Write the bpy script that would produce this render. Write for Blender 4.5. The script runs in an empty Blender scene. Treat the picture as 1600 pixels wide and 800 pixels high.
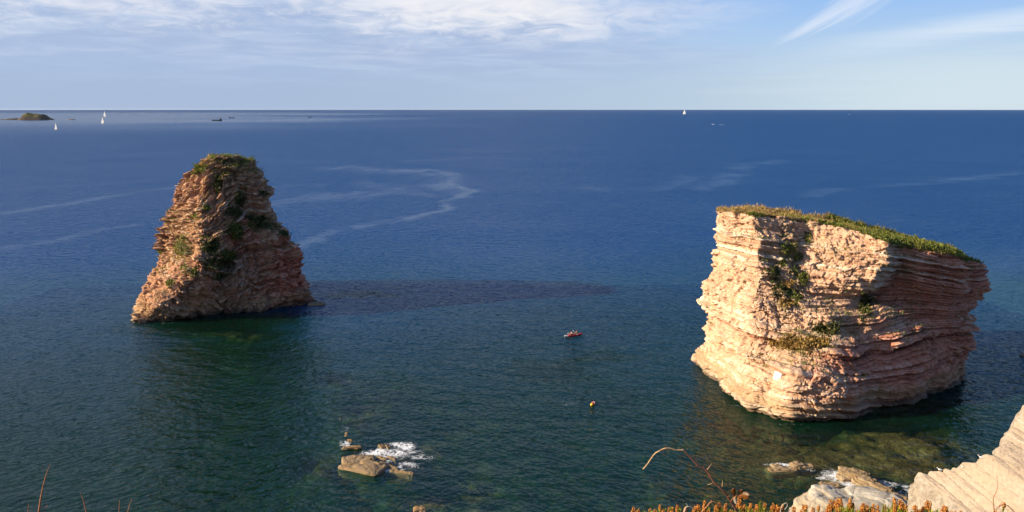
import bpy, bmesh, math, random
import numpy as np
from mathutils import Vector, Matrix, Quaternion

SC = bpy.context.scene
COL = SC.collection
random.seed(7)
RNG = np.random.default_rng(11)
R = math.radians

# ------------------------------------------------------------------ camera
F_PX, HORIZON, EYE = 1256.0, 170.0, 53.0            # focal length in pixels of a 1600 wide frame, eye height in metres
PITCH = math.atan((400 - HORIZON) / F_PX)
cam_data = bpy.data.cameras.new("camera")
cam = bpy.data.objects.new("camera", cam_data); COL.objects.link(cam)
cam.location = (0, 0, EYE)
cam.rotation_euler = (math.pi / 2 - PITCH, 0, 0)
cam_data.sensor_width = 36.0
cam_data.lens = 36.0 * F_PX / 1600.0
cam_data.clip_start = 0.1
cam_data.clip_end = 200000.0
SC.camera = cam
SC.render.resolution_x, SC.render.resolution_y = 1024, 512

# ------------------------------------------------------------------ light
SUN_EL, SUN_BEHIND = R(21), R(8)                    # the sun stands to the left, a little behind the camera
SUN_DIR = Vector((-math.cos(SUN_BEHIND) * math.cos(SUN_EL), -math.sin(SUN_BEHIND) * math.cos(SUN_EL), math.sin(SUN_EL)))
sun_data = bpy.data.lights.new("sun", 'SUN')
sun_data.energy = 5.0
sun_data.angle = R(0.5)
sun_data.color = (1.0, 0.82, 0.575)
sun = bpy.data.objects.new("sun", sun_data); COL.objects.link(sun)
sun.rotation_euler = SUN_DIR.to_track_quat('Z', 'Y').to_euler()
sun.location = (-60, -10, 120)

SC.view_settings.view_transform = 'Standard'
SC.view_settings.look = 'None'
EXPOSURE = 1.2
SC.view_settings.exposure = EXPOSURE
SC.view_settings.gamma = 1.0
SC.view_settings.use_curve_mapping = False
SC.cycles.max_bounces = 8
SC.cycles.transparent_max_bounces = 12
SC.cycles.use_denoising = True


# ------------------------------------------------------------------ node helper: maths written as expressions
class G:
    """A node tree plus short hands; E wraps a float socket so that + - * / build Math nodes."""
    def __init__(self, tree):
        self.t = tree; tree.nodes.clear()
    def node(self, kind, **kw):
        n = self.t.nodes.new(kind)
        for k, v in kw.items(): setattr(n, k, v)
        return n
    def put(self, sock, v):
        if isinstance(v, E): v = v.s
        if isinstance(v, bpy.types.NodeSocket): self.t.links.new(v, sock)
        else: sock.default_value = v
    def m(self, op, a, b=None, c=None, clamp=False):
        n = self.node('ShaderNodeMath', operation=op); n.use_clamp = clamp
        for i, v in enumerate((a, b, c)):
            if v is not None: self.put(n.inputs[i], v)
        return E(self, n.outputs[0])
    def step(self, x, lo, hi):
        n = self.node('ShaderNodeMapRange', interpolation_type='SMOOTHSTEP')
        self.put(n.inputs[0], x); self.put(n.inputs[1], lo); self.put(n.inputs[2], hi)
        return E(self, n.outputs[0])
    def lin(self, x, lo, hi, a=0.0, b=1.0):
        n = self.node('ShaderNodeMapRange'); n.clamp = True
        for i, v in enumerate((x, lo, hi, a, b)): self.put(n.inputs[i], v)
        return E(self, n.outputs[0])
    def vec(self, x, y, z=0.0):
        n = self.node('ShaderNodeCombineXYZ')
        for i, v in enumerate((x, y, z)): self.put(n.inputs[i], v)
        return n.outputs[0]
    def xyz(self, v):
        n = self.node('ShaderNodeSeparateXYZ'); self.put(n.inputs[0], v)
        return [E(self, o) for o in n.outputs]
    def noise(self, v, scale, detail=2.0, rough=0.5, dist=0.0, dim='3D'):
        n = self.node('ShaderNodeTexNoise', noise_dimensions=dim)
        if v is not None: self.put(n.inputs['W' if dim == '1D' else 'Vector'], v)
        n.inputs['Scale'].default_value = scale; n.inputs['Detail'].default_value = detail
        n.inputs['Roughness'].default_value = rough; n.inputs['Distortion'].default_value = dist
        return E(self, n.outputs[0])
    def mapped(self, v, rot=(0, 0, 0), scale=(1, 1, 1), loc=(0, 0, 0)):
        n = self.node('ShaderNodeMapping')              # turn first, then stretch along the turned axes
        self.put(n.inputs[0], v); n.inputs[1].default_value = loc; n.inputs[2].default_value = rot
        k = self.node('ShaderNodeMapping'); self.put(k.inputs[0], n.outputs[0]); k.inputs[3].default_value = scale
        return k.outputs[0]
    def mix(self, f, a, b, blend='MIX'):
        n = self.node('ShaderNodeMix', data_type='RGBA', blend_type=blend); n.clamp_factor = True
        self.put(n.inputs[0], f)
        for i, v in ((6, a), (7, b)):
            if isinstance(v, tuple) and len(v) == 3: v = v + (1,)
            self.put(n.inputs[i], v)
        return n.outputs[2]
    def ramp(self, f, stops, interp='LINEAR'):
        n = self.node('ShaderNodeValToRGB'); self.put(n.inputs[0], f)
        r = n.color_ramp; r.interpolation = interp
        while len(r.elements) < len(stops): r.elements.new(0.5)
        for e, (p, c) in zip(r.elements, stops):
            e.position = p; e.color = tuple(c) + (1,) if len(c) == 3 else c
        return n.outputs[0]
    def attr(self, name):
        n = self.node('ShaderNodeAttribute', attribute_name=name)
        return E(self, n.outputs['Fac']), n.outputs['Color']
    def bump(self, h, dist=1.0, strength=1.0, normal=None):
        n = self.node('ShaderNodeBump'); self.put(n.inputs['Height'], h)
        n.inputs['Distance'].default_value = dist; self.put(n.inputs['Strength'], strength)
        if normal is not None: self.put(n.inputs['Normal'], normal)
        return n.outputs[0]
    def out(self, shader):
        o = self.node('ShaderNodeOutputMaterial'); self.put(o.inputs[0], shader)
    def principled(self, color, rough=0.9, spec=0.25, normal=None, **kw):
        n = self.node('ShaderNodeBsdfPrincipled')
        if isinstance(color, tuple) and len(color) == 3: color = color + (1,)
        self.put(n.inputs['Base Color'], color); self.put(n.inputs['Roughness'], rough)
        self.put(n.inputs['Specular IOR Level'], spec)
        if normal is not None: self.put(n.inputs['Normal'], normal)
        for k, v in kw.items(): self.put(n.inputs[k], v)
        return n.outputs[0]

class E:
    def __init__(self, g, s): self.g, self.s = g, s
    def __add__(self, o): return self.g.m('ADD', self, o)
    __radd__ = __add__
    def __sub__(self, o): return self.g.m('SUBTRACT', self, o)
    def __rsub__(self, o): return self.g.m('SUBTRACT', o, self)
    def __mul__(self, o): return self.g.m('MULTIPLY', self, o)
    __rmul__ = __mul__
    def __truediv__(self, o): return self.g.m('DIVIDE', self, o)
    def clamp(self): return self.g.m('ADD', self, 0.0, clamp=True)
    def max(self, o): return self.g.m('MAXIMUM', self, o)
    def abs(self): return self.g.m('ABSOLUTE', self)

def material(name):
    m = bpy.data.materials.new(name); m.use_nodes = True
    return m, G(m.node_tree)

# ------------------------------------------------------------------ sky: Nishita with a cloud sheet on the left and cirrus on the right
SKY_STRENGTH = 0.06
world = bpy.data.worlds.new("World"); SC.world = world; world.use_nodes = True
def build_sky():
    g = G(world.node_tree)
    sky = g.node('ShaderNodeTexSky', sky_type='NISHITA')
    sky.sun_disc = False
    sky.sun_elevation = SUN_EL
    sky.sun_rotation = math.atan2(SUN_DIR.x, SUN_DIR.y)
    sky.altitude = 50; sky.air_density = 1.0; sky.dust_density = 0.6; sky.ozone_density = 2.0
    d = g.node('ShaderNodeTexCoord').outputs['Generated']
    x, y, z = g.xyz(d)
    az = g.m('ARCTAN2', x, y)                       # 0 straight out to sea, negative to the left
    el = g.m('ARCSINE', z)
    k = 1.0 / SKY_STRENGTH / 2 ** EXPOSURE
    def c(r, gg, b): return (r * k, gg * k, b * k, 1)
    col = sky.outputs[0]
    # clear sky tint near the horizon: pale and blue-grey
    p = g.vec(x * 1.0, y * 1.0, z * 5.0)
    pf = g.vec(x * 1.0, y * 1.0, z * 9.0)
    soft = g.noise(p, 5.0, 4, 0.55, 0.3)
    fine = g.noise(pf, 11.0, 5, 0.6, 0.5)
    # marine veil: a thin milky layer low down, everywhere
    veil = (1.0 - g.step(el, 0.01, 0.14)) * 0.92
    veilcol = g.mix(g.step(az, -0.35, 0.6), c(0.40, 0.50, 0.68), c(0.56, 0.69, 0.78))
    clear = g.mix(g.step(el, 0.06, 0.24), c(0.36, 0.58, 0.95), g.mix(g.step(el, 0.2, 0.8), c(0.125, 0.35, 0.80), c(0.045, 0.16, 0.48)))
    col = g.mix(0.9, col, clear)
    col = g.mix(veil, col, veilcol)
    # altocumulus sheet over the left half, thinning out to the right
    edge = az + (soft - 0.5) * 0.35
    left = 1.0 - g.step(edge, 0.02, 0.34)
    sheet = left * g.step(el + (soft - 0.5) * 0.03, 0.012, 0.07) * (1.0 - g.step(el, 0.11, 0.24) * (0.42 + g.step(az, -0.62, -0.15) * 0.58))
    sheetcol = g.mix(g.step(fine, 0.38, 0.66), c(0.41, 0.51, 0.72), c(0.50, 0.60, 0.79))
    col = g.mix(sheet * 0.85, col, sheetcol)
    # bright broken patches, crowded in the upper part of the sheet
    patch = g.noise(g.vec(x * 1.0, y * 1.0, z * 4.0), 5.0, 6, 0.60, 0.5)
    patch2 = g.noise(g.vec(x * 1.0, y * 1.0, z * 3.6), 22.0, 5, 0.62, 0.9)
    hi = g.step(el + (soft - 0.5) * 0.05, 0.045, 0.122)
    bright = g.step(patch * 0.55 + patch2 * 0.45 + hi * 0.17, 0.52, 0.78) * left * g.step(el, 0.05, 0.09)
    bright = bright * (1.0 - g.step(el, 0.12, 0.30) * 0.85)
    col = g.mix(bright * 0.72, col, c(0.90, 0.90, 0.95))
    # the larger white bank above the middle of the view
    bank = g.step(el + (patch2 - 0.5) * 0.06, 0.085, 0.118) * g.step(az + (patch - 0.5) * 0.25, -0.19, -0.08) * (1.0 - g.step(az + (fine - 0.5) * 0.2, 0.02, 0.12)) * (1.0 - g.step(el, 0.13, 0.20))
    col = g.mix(bank * 0.6, col, c(0.98, 0.96, 0.95))
    # cirrus plume on the right: a slanting streak that widens upward
    u = (az - 0.30) * 0.92 + (el - 0.074) * 0.38     # along the plume
    v = (el - 0.074) - (az - 0.305) * 0.42 - (az - 0.305) * (az - 0.305) * 0.9
    fib = g.noise(g.vec(az * 9.0 + el * 5.0, v * 160.0, 0.0), 1.0, 5, 0.62, 0.5)
    wid = 0.007 + g.step(u, 0.0, 0.16) * 0.028
    plume = (1.0 - g.step((v + (fib - 0.5) * 0.026).abs() / wid, 0.0, 1.0)) * g.step(u, -0.005, 0.05) * (1.0 - g.step(u, 0.09, 0.20))
    col = g.mix(plume * (0.25 + fib * 0.75) * 0.72, col, c(0.93, 0.95, 1.0))
    # long thin veils below it
    v2 = el - 0.066 - (az - 0.34) * 0.10 - (az - 0.4) * (az - 0.4) * 0.10
    fib2 = g.noise(g.vec(az * 5.0, el * 120.0, 3.0), 1.0, 5, 0.6, 0.6)
    long = (1.0 - g.step((v2 + (fib2 - 0.5) * 0.022).abs() / 0.019, 0.0, 1.0)) * g.step(az, 0.30, 0.50) * (0.35 + fib2 * 0.9)
    col = g.mix(long * 0.62, col, c(0.86, 0.92, 0.97))
    under = g.step(az + (fib2 - 0.5) * 0.2, 0.18, 0.5) * (1.0 - g.step(el + (fib2 - 0.5) * 0.03, 0.03, 0.085))
    col = g.mix(under * 0.55, col, c(0.72, 0.83, 0.88))
    bg = g.node('ShaderNodeBackground'); g.put(bg.inputs[0], col); bg.inputs[1].default_value = SKY_STRENGTH
    o = g.node('ShaderNodeOutputWorld'); g.put(o.inputs[0], bg.outputs[0])
build_sky()

# ------------------------------------------------------------------ picking real points: where a line of sight of the photograph meets a depth or the water
def ray(px, py):
    u, v = (px - 800) / F_PX, (py - 400) / F_PX
    return np.array([u, math.cos(PITCH) - v * math.sin(PITCH), -math.sin(PITCH) - v * math.cos(PITCH)])
def at(px, py, depth):
    r = ray(px, py); return r * (depth / r[1]) + np.array([0, 0, EYE])
def sea(px, py, z=0.0):
    r = ray(px, py); return r * ((z - EYE) / r[2]) + np.array([0, 0, EYE])

# ------------------------------------------------------------------ numpy noise
def _hash(i, j, k, seed):
    h = (i.astype(np.uint32) * np.uint32(374761393) + j.astype(np.uint32) * np.uint32(668265263)
         + k.astype(np.uint32) * np.uint32(2147483647 - 1013904223) + np.uint32((seed * 974711) & 0xffffffff))
    h ^= h >> np.uint32(13); h *= np.uint32(1274126177); h ^= h >> np.uint32(16); h *= np.uint32(2246822519); h ^= h >> np.uint32(13)
    return h.astype(np.float32) * np.float32(1.0 / 4294967295.0)
def vnoise(P, seed=0):
    P = np.asarray(P, np.float32); fl = np.floor(P); f = P - fl; i = fl.astype(np.int64)
    f = f * f * f * (f * (f * 6 - 15) + 10)
    r = 0
    for dx in (0, 1):
        wx = f[:, 0] if dx else 1 - f[:, 0]
        for dy in (0, 1):
            wy = f[:, 1] if dy else 1 - f[:, 1]
            for dz in (0, 1):
                wz = f[:, 2] if dz else 1 - f[:, 2]
                r = r + wx * wy * wz * _hash(i[:, 0] + dx, i[:, 1] + dy, i[:, 2] + dz, seed)
    return r * 2 - 1
def fbm(P, scale, octaves=4, gain=0.5, seed=0):
    P = np.asarray(P, np.float32) * scale; a, r, n = 1.0, 0, 0
    for o in range(octaves):
        r = r + a * vnoise(P * (2.03 ** o) + 17.3 * o, seed + o); n += a; a *= gain
    return r / n
def ridged(P, scale, octaves=4, seed=0):
    P = np.asarray(P, np.float32) * scale; a, r, n = 1.0, 0, 0
    for o in range(octaves):
        r = r + a * (1 - 2 * np.abs(vnoise(P * (2.03 ** o) + 9.1 * o, seed + o))); n += a; a *= 0.5
    return r / n
def cells(P, seed=0):
    """Worley: a random value per cell and the distance to its border (F2-F1)."""
    P = np.asarray(P, np.float32); i = np.floor(P).astype(np.int64)
    d1 = np.full(len(P), 9.0, np.float32); d2 = d1.copy(); val = np.zeros(len(P), np.float32)
    for dx in (-1, 0, 1):
        for dy in (-1, 0, 1):
            for dz in (-1, 0, 1):
                a, b, c = i[:, 0] + dx, i[:, 1] + dy, i[:, 2] + dz
                q0, q1, q2 = _hash(a, b, c, seed), _hash(a, b, c, seed + 1), _hash(a, b, c, seed + 2)
                d = (a + q0 - P[:, 0]) ** 2 + (b + q1 - P[:, 1]) ** 2 + (c + q2 - P[:, 2]) ** 2
                near = d < d1
                d2 = np.where(near, d1, np.minimum(d2, d)); val = np.where(near, _hash(a, b, c, seed + 3), val); d1 = np.where(near, d, d1)
    return val * 2 - 1, np.sqrt(d2) - np.sqrt(d1)
def sstep(x, a, b):
    t = np.clip((x - a) / (b - a), 0, 1); return t * t * (3 - 2 * t)

class Beds:
    """A pile of strata of random thickness: for a height in the pile gives how far the bed stands proud, its shade and its edge."""
    def __init__(self, lo, hi, tmin, tmax, seed, soft=0.25):
        g = np.random.default_rng(seed); e = [lo]
        while e[-1] < hi: e.append(e[-1] + tmin + (tmax - tmin) * g.random() ** 1.8)
        self.e = np.array(e); n = len(e)
        v = g.uniform(-1, 1, n); v[1::2] = np.abs(v[1::2]) * 0.8 + 0.2; v[0::2] = -np.abs(v[0::2])
        self.v = v; self.soft = soft
    def __call__(self, s):
        k = np.clip(np.searchsorted(self.e, s) - 1, 0, len(self.e) - 2)
        w = self.e[k + 1] - self.e[k]; f = (s - self.e[k]) / w
        nxt = self.v[np.clip(k + 1, 0, len(self.v) - 1)]
        b = sstep(f, 1 - self.soft, 1.0)
        return self.v[k] * (1 - b) + nxt * b

# ------------------------------------------------------------------ objects
def tag(o, label=None, cat=None, group=None, kind=None):
    if label: o['label'] = label
    if cat: o['category'] = cat
    if group: o['group'] = group
    if kind: o['kind'] = kind
    return o
def link(name, me, mat=None, parent=None, loc=None):
    o = bpy.data.objects.new(name, me); COL.objects.link(o)
    if mat is not None and me is not None and not me.materials: me.materials.append(mat)
    if parent is not None: o.parent = parent
    if loc is not None: o.location = loc
    return o
def empty(name, loc=(0, 0, 0), rz=0.0):
    o = bpy.data.objects.new(name, None); COL.objects.link(o); o.empty_display_size = 0.3
    o.location = loc; o.rotation_euler = (0, 0, rz); return o
def np_mesh(name, V, faces, attrs=None, smooth=True):
    V = np.ascontiguousarray(V, np.float32); F = np.ascontiguousarray(faces, np.int32)
    me = bpy.data.meshes.new(name)
    me.vertices.add(len(V)); me.vertices.foreach_set('co', V.ravel())
    n = F.shape[1]
    me.loops.add(F.size); me.loops.foreach_set('vertex_index', F.ravel())
    me.polygons.add(len(F)); me.polygons.foreach_set('loop_start', np.arange(0, F.size, n, dtype=np.int32))
    me.polygons.foreach_set('use_smooth', np.full(len(F), smooth))
    for k, a in (attrs or {}).items():
        a = np.asarray(a, np.float32)
        at_ = me.attributes.new(k, 'FLOAT' if a.ndim == 1 else 'FLOAT_VECTOR', 'POINT')
        at_.data.foreach_set('value' if a.ndim == 1 else 'vector', a.ravel())
    me.update(calc_edges=True); me.validate()
    return me
def grid_faces(rows, cols, wrap=False, flip=False):
    i = np.arange(rows - 1)[:, None]; j = np.arange(cols if wrap else cols - 1)[None, :]
    a = i * cols + j; b = i * cols + (j + 1) % cols
    c = (i + 1) * cols + (j + 1) % cols; d = (i + 1) * cols + j
    f = np.stack([a, b, c, d], -1).reshape(-1, 4)
    return f[:, ::-1] if flip else f
class MB:
    """Collects simple shapes for one small mesh."""
    def __init__(self): self.bm = bmesh.new()
    def box(self, size, M=Matrix(), taper=1.0):
        r = bmesh.ops.create_cube(self.bm, size=1.0)['verts']
        for v in r:
            if v.co.z > 0: v.co.x *= taper; v.co.y *= taper
            v.co = M @ Vector((v.co.x * size[0], v.co.y * size[1], v.co.z * size[2]))
        return self
    def tube(self, pts, rad, seg=6, cap=True):
        pts = [Vector(p) for p in pts]; n = len(pts); rr = rad if hasattr(rad, '__len__') else [rad] * n
        rings = []; side = None
        for i, p in enumerate(pts):
            t = (pts[min(i + 1, n - 1)] - pts[max(i - 1, 0)]).normalized()
            if side is None: side = t.orthogonal().normalized()
            side = (side - t * side.dot(t)).normalized(); b = t.cross(side)
            rings.append([self.bm.verts.new(p + (side * math.cos(a) + b * math.sin(a)) * rr[i]) for a in [2 * math.pi * k / seg for k in range(seg)]])
        for A, B in zip(rings, rings[1:]):
            for k in range(seg): self.bm.faces.new((A[k], A[(k + 1) % seg], B[(k + 1) % seg], B[k]))
        if cap: self.bm.faces.new(rings[0][::-1]); self.bm.faces.new(rings[-1])
        return self
    def loft(self, rings, cap=True):
        vs = [[self.bm.verts.new(p) for p in r] for r in rings]; n = len(vs[0])
        for A, B in zip(vs, vs[1:]):
            for k in range(n): self.bm.faces.new((A[k], A[(k + 1) % n], B[(k + 1) % n], B[k]))
        if cap: self.bm.faces.new(vs[0][::-1]); self.bm.faces.new(vs[-1])
        return self
    def ball(self, c, r, sub=2):
        vs = bmesh.ops.create_icosphere(self.bm, subdivisions=sub, radius=1.0)['verts']
        rr = r if hasattr(r, '__len__') else (r, r, r)
        for v in vs: v.co = Vector((c[0] + v.co.x * rr[0], c[1] + v.co.y * rr[1], c[2] + v.co.z * rr[2]))
        return self
    def face(self, pts):
        self.bm.faces.new([self.bm.verts.new(p) for p in pts]); return self
    def mesh(self, name, smooth=True):
        bmesh.ops.recalc_face_normals(self.bm, faces=self.bm.faces)
        me = bpy.data.meshes.new(name); self.bm.to_mesh(me); self.bm.free()
        me.polygons.foreach_set('use_smooth', [smooth] * len(me.polygons)); return me
    def build(self, name, mat, parent=None, smooth=True, loc=None):
        return link(name, self.mesh(name, smooth), mat, parent, loc)
def skin(name, verts, edges, radii, mat, parent, sub=1):
    """One continuous body grown over a skeleton of joints."""
    me = bpy.data.meshes.new(name); me.from_pydata([tuple(v) for v in verts], edges, [])
    o = link(name, me, mat, parent)
    m = o.modifiers.new('skin', 'SKIN'); m.use_smooth_shade = True
    for v, r in zip(me.skin_vertices[0].data, radii): v.radius = (r, r) if not hasattr(r, '__len__') else r; v.use_root = False
    me.skin_vertices[0].data[0].use_root = True
    s = o.modifiers.new('subdivision', 'SUBSURF'); s.levels = s.render_levels = sub
    return o
def copy_thing(root, loc=None, rz=None, label=None, scale=None):
    def rec(o, parent):
        c = o.copy(); COL.objects.link(c)
        if parent is not None: c.parent = parent
        for ch in o.children: rec(ch, c)
        return c
    r = rec(root, None)
    if loc is not None: r.location = loc
    if rz is not None: r.rotation_euler = (0, 0, rz)
    if scale is not None: r.scale = (scale,) * 3
    if label: r['label'] = label
    return r

# ------------------------------------------------------------------ materials
def rock_material(name, dark, mid, pale, scale=1.0, wet=True, stain=0.5, lichen=0.3):
    """Layered rock: bands of marl and limestone follow the bed coordinate stored on the mesh; mottling, stains and grain on top."""
    m, g = material(name)
    pos = g.node('ShaderNodeNewGeometry').outputs['Position']
    x, y, z = g.xyz(pos)
    s, _ = g.attr('bed'); hard, _ = g.attr('hard'); veg, _ = g.attr('veg')
    big = g.noise(pos, 0.12 * scale, 4, 0.55, 0.4)
    med = g.noise(pos, 0.7 * scale, 5, 0.62, 0.5)
    fine = g.noise(pos, 3.2 * scale, 5, 0.65, 0.2)
    bands = g.noise(s * 0.55 + med * 0.25, 1.0, 2, 0.6, 0.0, '1D')
    thin = g.noise(s * 2.6 + med * 0.5, 1.0, 3, 0.7, 0.0, '1D')
    f = bands * 0.55 + thin * 0.25 + hard * 0.16 + (med - 0.5) * 0.55 + (big - 0.5) * 0.5 + 0.10
    col = g.ramp(f, [(0.22, dark), (0.42, mid), (0.56, mid), (0.76, pale)])
    shade_redness, _ = g.attr('red')
    col = g.mix(shade_redness * 0.85, col, g.ramp(f, [(0.22, (0.15, 0.037, 0.023)), (0.45, (0.41, 0.13, 0.078)), (0.62, (0.50, 0.20, 0.122)), (0.80, (0.60, 0.37, 0.26))]))  # right flanks of both stacks tinted red to match their shaded colour
    # rust and ochre stains, grey weathered skin, fine grain
    ochre = g.step(g.noise(pos, 0.33 * scale, 4, 0.6, 0.8), 0.50, 0.70)
    col = g.mix(ochre * stain * (1.0 - shade_redness * 0.7), col, (0.40, 0.22, 0.075))
    grey = g.step(g.noise(g.mapped(pos, loc=(31, 7, 4)), 0.5 * scale, 5, 0.65, 0.5), 0.55, 0.72)
    col = g.mix(grey * lichen, col, (0.30, 0.26, 0.22))
    col = g.mix(0.55, col, g.ramp(fine, [(0.25, (0.30, 0.30, 0.30)), (0.5, (0.5, 0.5, 0.5)), (0.75, (0.72, 0.72, 0.72))]), 'OVERLAY')
    # small bushy and lichen growth where the mesh says plants root
    gcol = g.mix(fine, (0.035, 0.05, 0.012), (0.10, 0.10, 0.03))
    col = g.mix((veg * 1.3 * g.step(med, 0.35, 0.6)).clamp(), col, gcol)
    rough = 0.92
    if wet:
        w = 1.0 - g.step(z + (med - 0.5) * 1.8, 0.3, 1.9)
        col = g.mix(w * 0.85, col, (0.055, 0.042, 0.022))
        band = g.step(z + (med - 0.5) * 2.0, 0.8, 1.8) * (1.0 - g.step(z + (med - 0.5) * 3.0, 2.6, 4.6))
        col = g.mix(band * 0.5, col, (0.27, 0.19, 0.09))
        rough = 0.92 - w * 0.45
    h = fine * 0.22 + g.noise(pos, 9.0 * scale, 4, 0.7) * 0.10 + thin * 0.10
    n = g.bump(h, 0.55 / scale, 1.0)
    g.out(g.principled(col, rough, 0.2, n))
    return m

def leaf_material(name, a, b, c, trans=0.3, rough=0.6):
    """Plant matter: each blade has its own tone (attribute 'tone'), a little light passes through."""
    m, g = material(name)
    t, _ = g.attr('tone')
    col = g.ramp(t, [(0.0, a), (0.5, b), (1.0, c)])
    p = g.principled(col, rough, 0.2)
    tr = g.node('ShaderNodeBsdfTranslucent'); g.put(tr.inputs[0], col)
    mx = g.node('ShaderNodeMixShader'); mx.inputs[0].default_value = trans
    g.put(mx.inputs[1], p); g.put(mx.inputs[2], tr.outputs[0])
    g.out(mx.outputs[0]); return m

def plain(name, color, rough=0.6, spec=0.3, grain=0.12, scale=12.0, **kw):
    """Painted or worn surface with a slight mottling."""
    m, g = material(name)
    pos = g.node('ShaderNodeTexCoord').outputs['Object']
    n = g.noise(pos, scale, 4, 0.6)
    lo = tuple(v * (1 - grain) for v in color); hi = tuple(min(1, v * (1 + grain)) for v in color)
    col = g.ramp(n, [(0.3, lo), (0.7, hi)])
    g.out(g.principled(col, rough + 0.0, spec, g.bump(n, 0.01, 0.3), **kw)); return m

ROCK_WARM = rock_material("rock_warm", (0.22, 0.085, 0.05), (0.47, 0.30, 0.205), (0.68, 0.55, 0.43), stain=0.25, lichen=0.25)  # base colours raised so the sun-facing side comes out bright enough
ROCK_RED = rock_material("rock_red", (0.14, 0.055, 0.032), (0.385, 0.205, 0.12), (0.62, 0.44, 0.30), stain=0.30, lichen=0.35)
ROCK_REEF = rock_material("rock_reef", (0.075, 0.052, 0.027), (0.20, 0.142, 0.082), (0.35, 0.265, 0.165), scale=1.6, stain=0.4, wet=False)
ROCK_ISLET = rock_material("rock_islet", (0.022, 0.018, 0.015), (0.055, 0.042, 0.032), (0.12, 0.09, 0.065), scale=0.06, wet=False)
ROCK_WHITE = rock_material("rock_white", (0.13, 0.11, 0.09), (0.29, 0.265, 0.225), (0.42, 0.39, 0.34), scale=1.3, stain=0.12, lichen=0.5)

# ------------------------------------------------------------------ sea floor and water
def ell(X, Y, px, py, rx, ry, power=1.5):
    """Weight 1 at the centre of a patch of the sea given where the photograph shows it, falling to 0 outside."""
    c = sea(px, py); ax = rx * c[1] / F_PX; ay = ry * c[1] ** 2 / (F_PX * EYE)
    q = ((X - c[0]) / ax) ** 2 + ((Y - c[1]) / ay) ** 2
    return np.exp(-q ** power)
SHALLOWS = [  # px, py, rx, ry, depth at the top of the patch
    (1270, 700, 230, 60, 1.7), (1400, 690, 130, 40, 1.2), (1230, 730, 70, 22, 0.40), (1330, 765, 90, 32, 0.65), (1420, 745, 60, 22, 1.3),
    (1150, 690, 70, 60, 2.3), (1080, 770, 120, 40, 2.6), (1350, 720, 120, 18, 0.9), (1380, 640, 160, 18, 1.6),
    (600, 715, 75, 24, 0.25), (545, 665, 22, 40, 0.8), (520, 598, 34, 14, 0.9), (640, 720, 56, 18, 0.28), (580, 640, 60, 55, 1.7),
    (478, 742, 48, 28, 1.1), (735, 768, 62, 14, 1.0), (690, 790, 90, 16, 2.1), (655, 795, 18, 8, 0.25), (1020, 740, 40, 14, 1.6), (930, 735, 60, 12, 2.2), (330, 790, 60, 14, 1.9),
    (365, 560, 120, 45, 3.6), (370, 520, 60, 14, 1.6), (340, 505, 130, 18, 2.6), (270, 640, 60, 90, 5.0), (400, 650, 80, 120, 4.0),  # patch at 365, 560 greens the water where the stack's dark reflection lies
    (870, 580, 60, 22, 3.6), (800, 720, 160, 60, 4.2), (980, 640, 80, 50, 4.5), (930, 560, 60, 10, 3.8),
    (565, 462, 50, 4, 3.2), (1606, 556, 10, 4, 0.2),
]
def depth_at(X, Y):
    P = np.stack([X, Y, np.zeros_like(X)], -1)
    base = np.clip(3.6 + (Y - 95) * 0.070 + np.maximum(-X - 20, 0) * 0.01, 2.6, 26)
    base = base + fbm(P, 0.025, 3, seed=40) * 2.0
    for px, py, rx, ry, d in SHALLOWS:
        w = ell(X + fbm(P, 0.12, 3, seed=41) * 5, Y + fbm(P, 0.10, 3, seed=42) * 6, px, py, rx, ry)
        base = base * (1 - w) + d * w
    cv, ce = cells(np.stack([X / 2.4, Y / 2.4, X * 0], -1), 46)
    base = base - (ridged(P, 0.30, 4, seed=44) * 0.75 + cv * 0.35 + sstep(ce, 0, 0.3) * 0.3 - 0.25) * np.clip(base - 0.1, 0.05, 1.6) / 1.6
    return np.maximum(base, 0.12)

def build_seabed():
    xs = np.linspace(-190, 175, 460); ys = np.linspace(24, 330, 400)
    X, Y = np.meshgrid(xs, ys); X, Y = X.ravel(), Y.ravel()
    V = np.stack([X, Y, -depth_at(X, Y)], -1)
    m, g = material("seabed")
    pos = g.node('ShaderNodeNewGeometry').outputs['Position']
    n1 = g.noise(pos, 0.16, 5, 0.62, 0.6); n2 = g.noise(pos, 0.9, 5, 0.65, 0.4)
    col = g.ramp(n1 * 0.55 + n2 * 0.45, [(0.34, (0.025, 0.019, 0.008)), (0.46, (0.095, 0.062, 0.022)), (0.56, (0.19, 0.125, 0.045)), (0.68, (0.38, 0.31, 0.15))])
    g.out(g.principled(col, 0.9, 0.1, g.bump(n2, 0.8)))
    tag(link("seabed", np_mesh("seabed", V, grid_faces(400, 460)), m), "mottled brown and green reef floor seen through the shallows", None, None, 'structure')
build_seabed()

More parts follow.
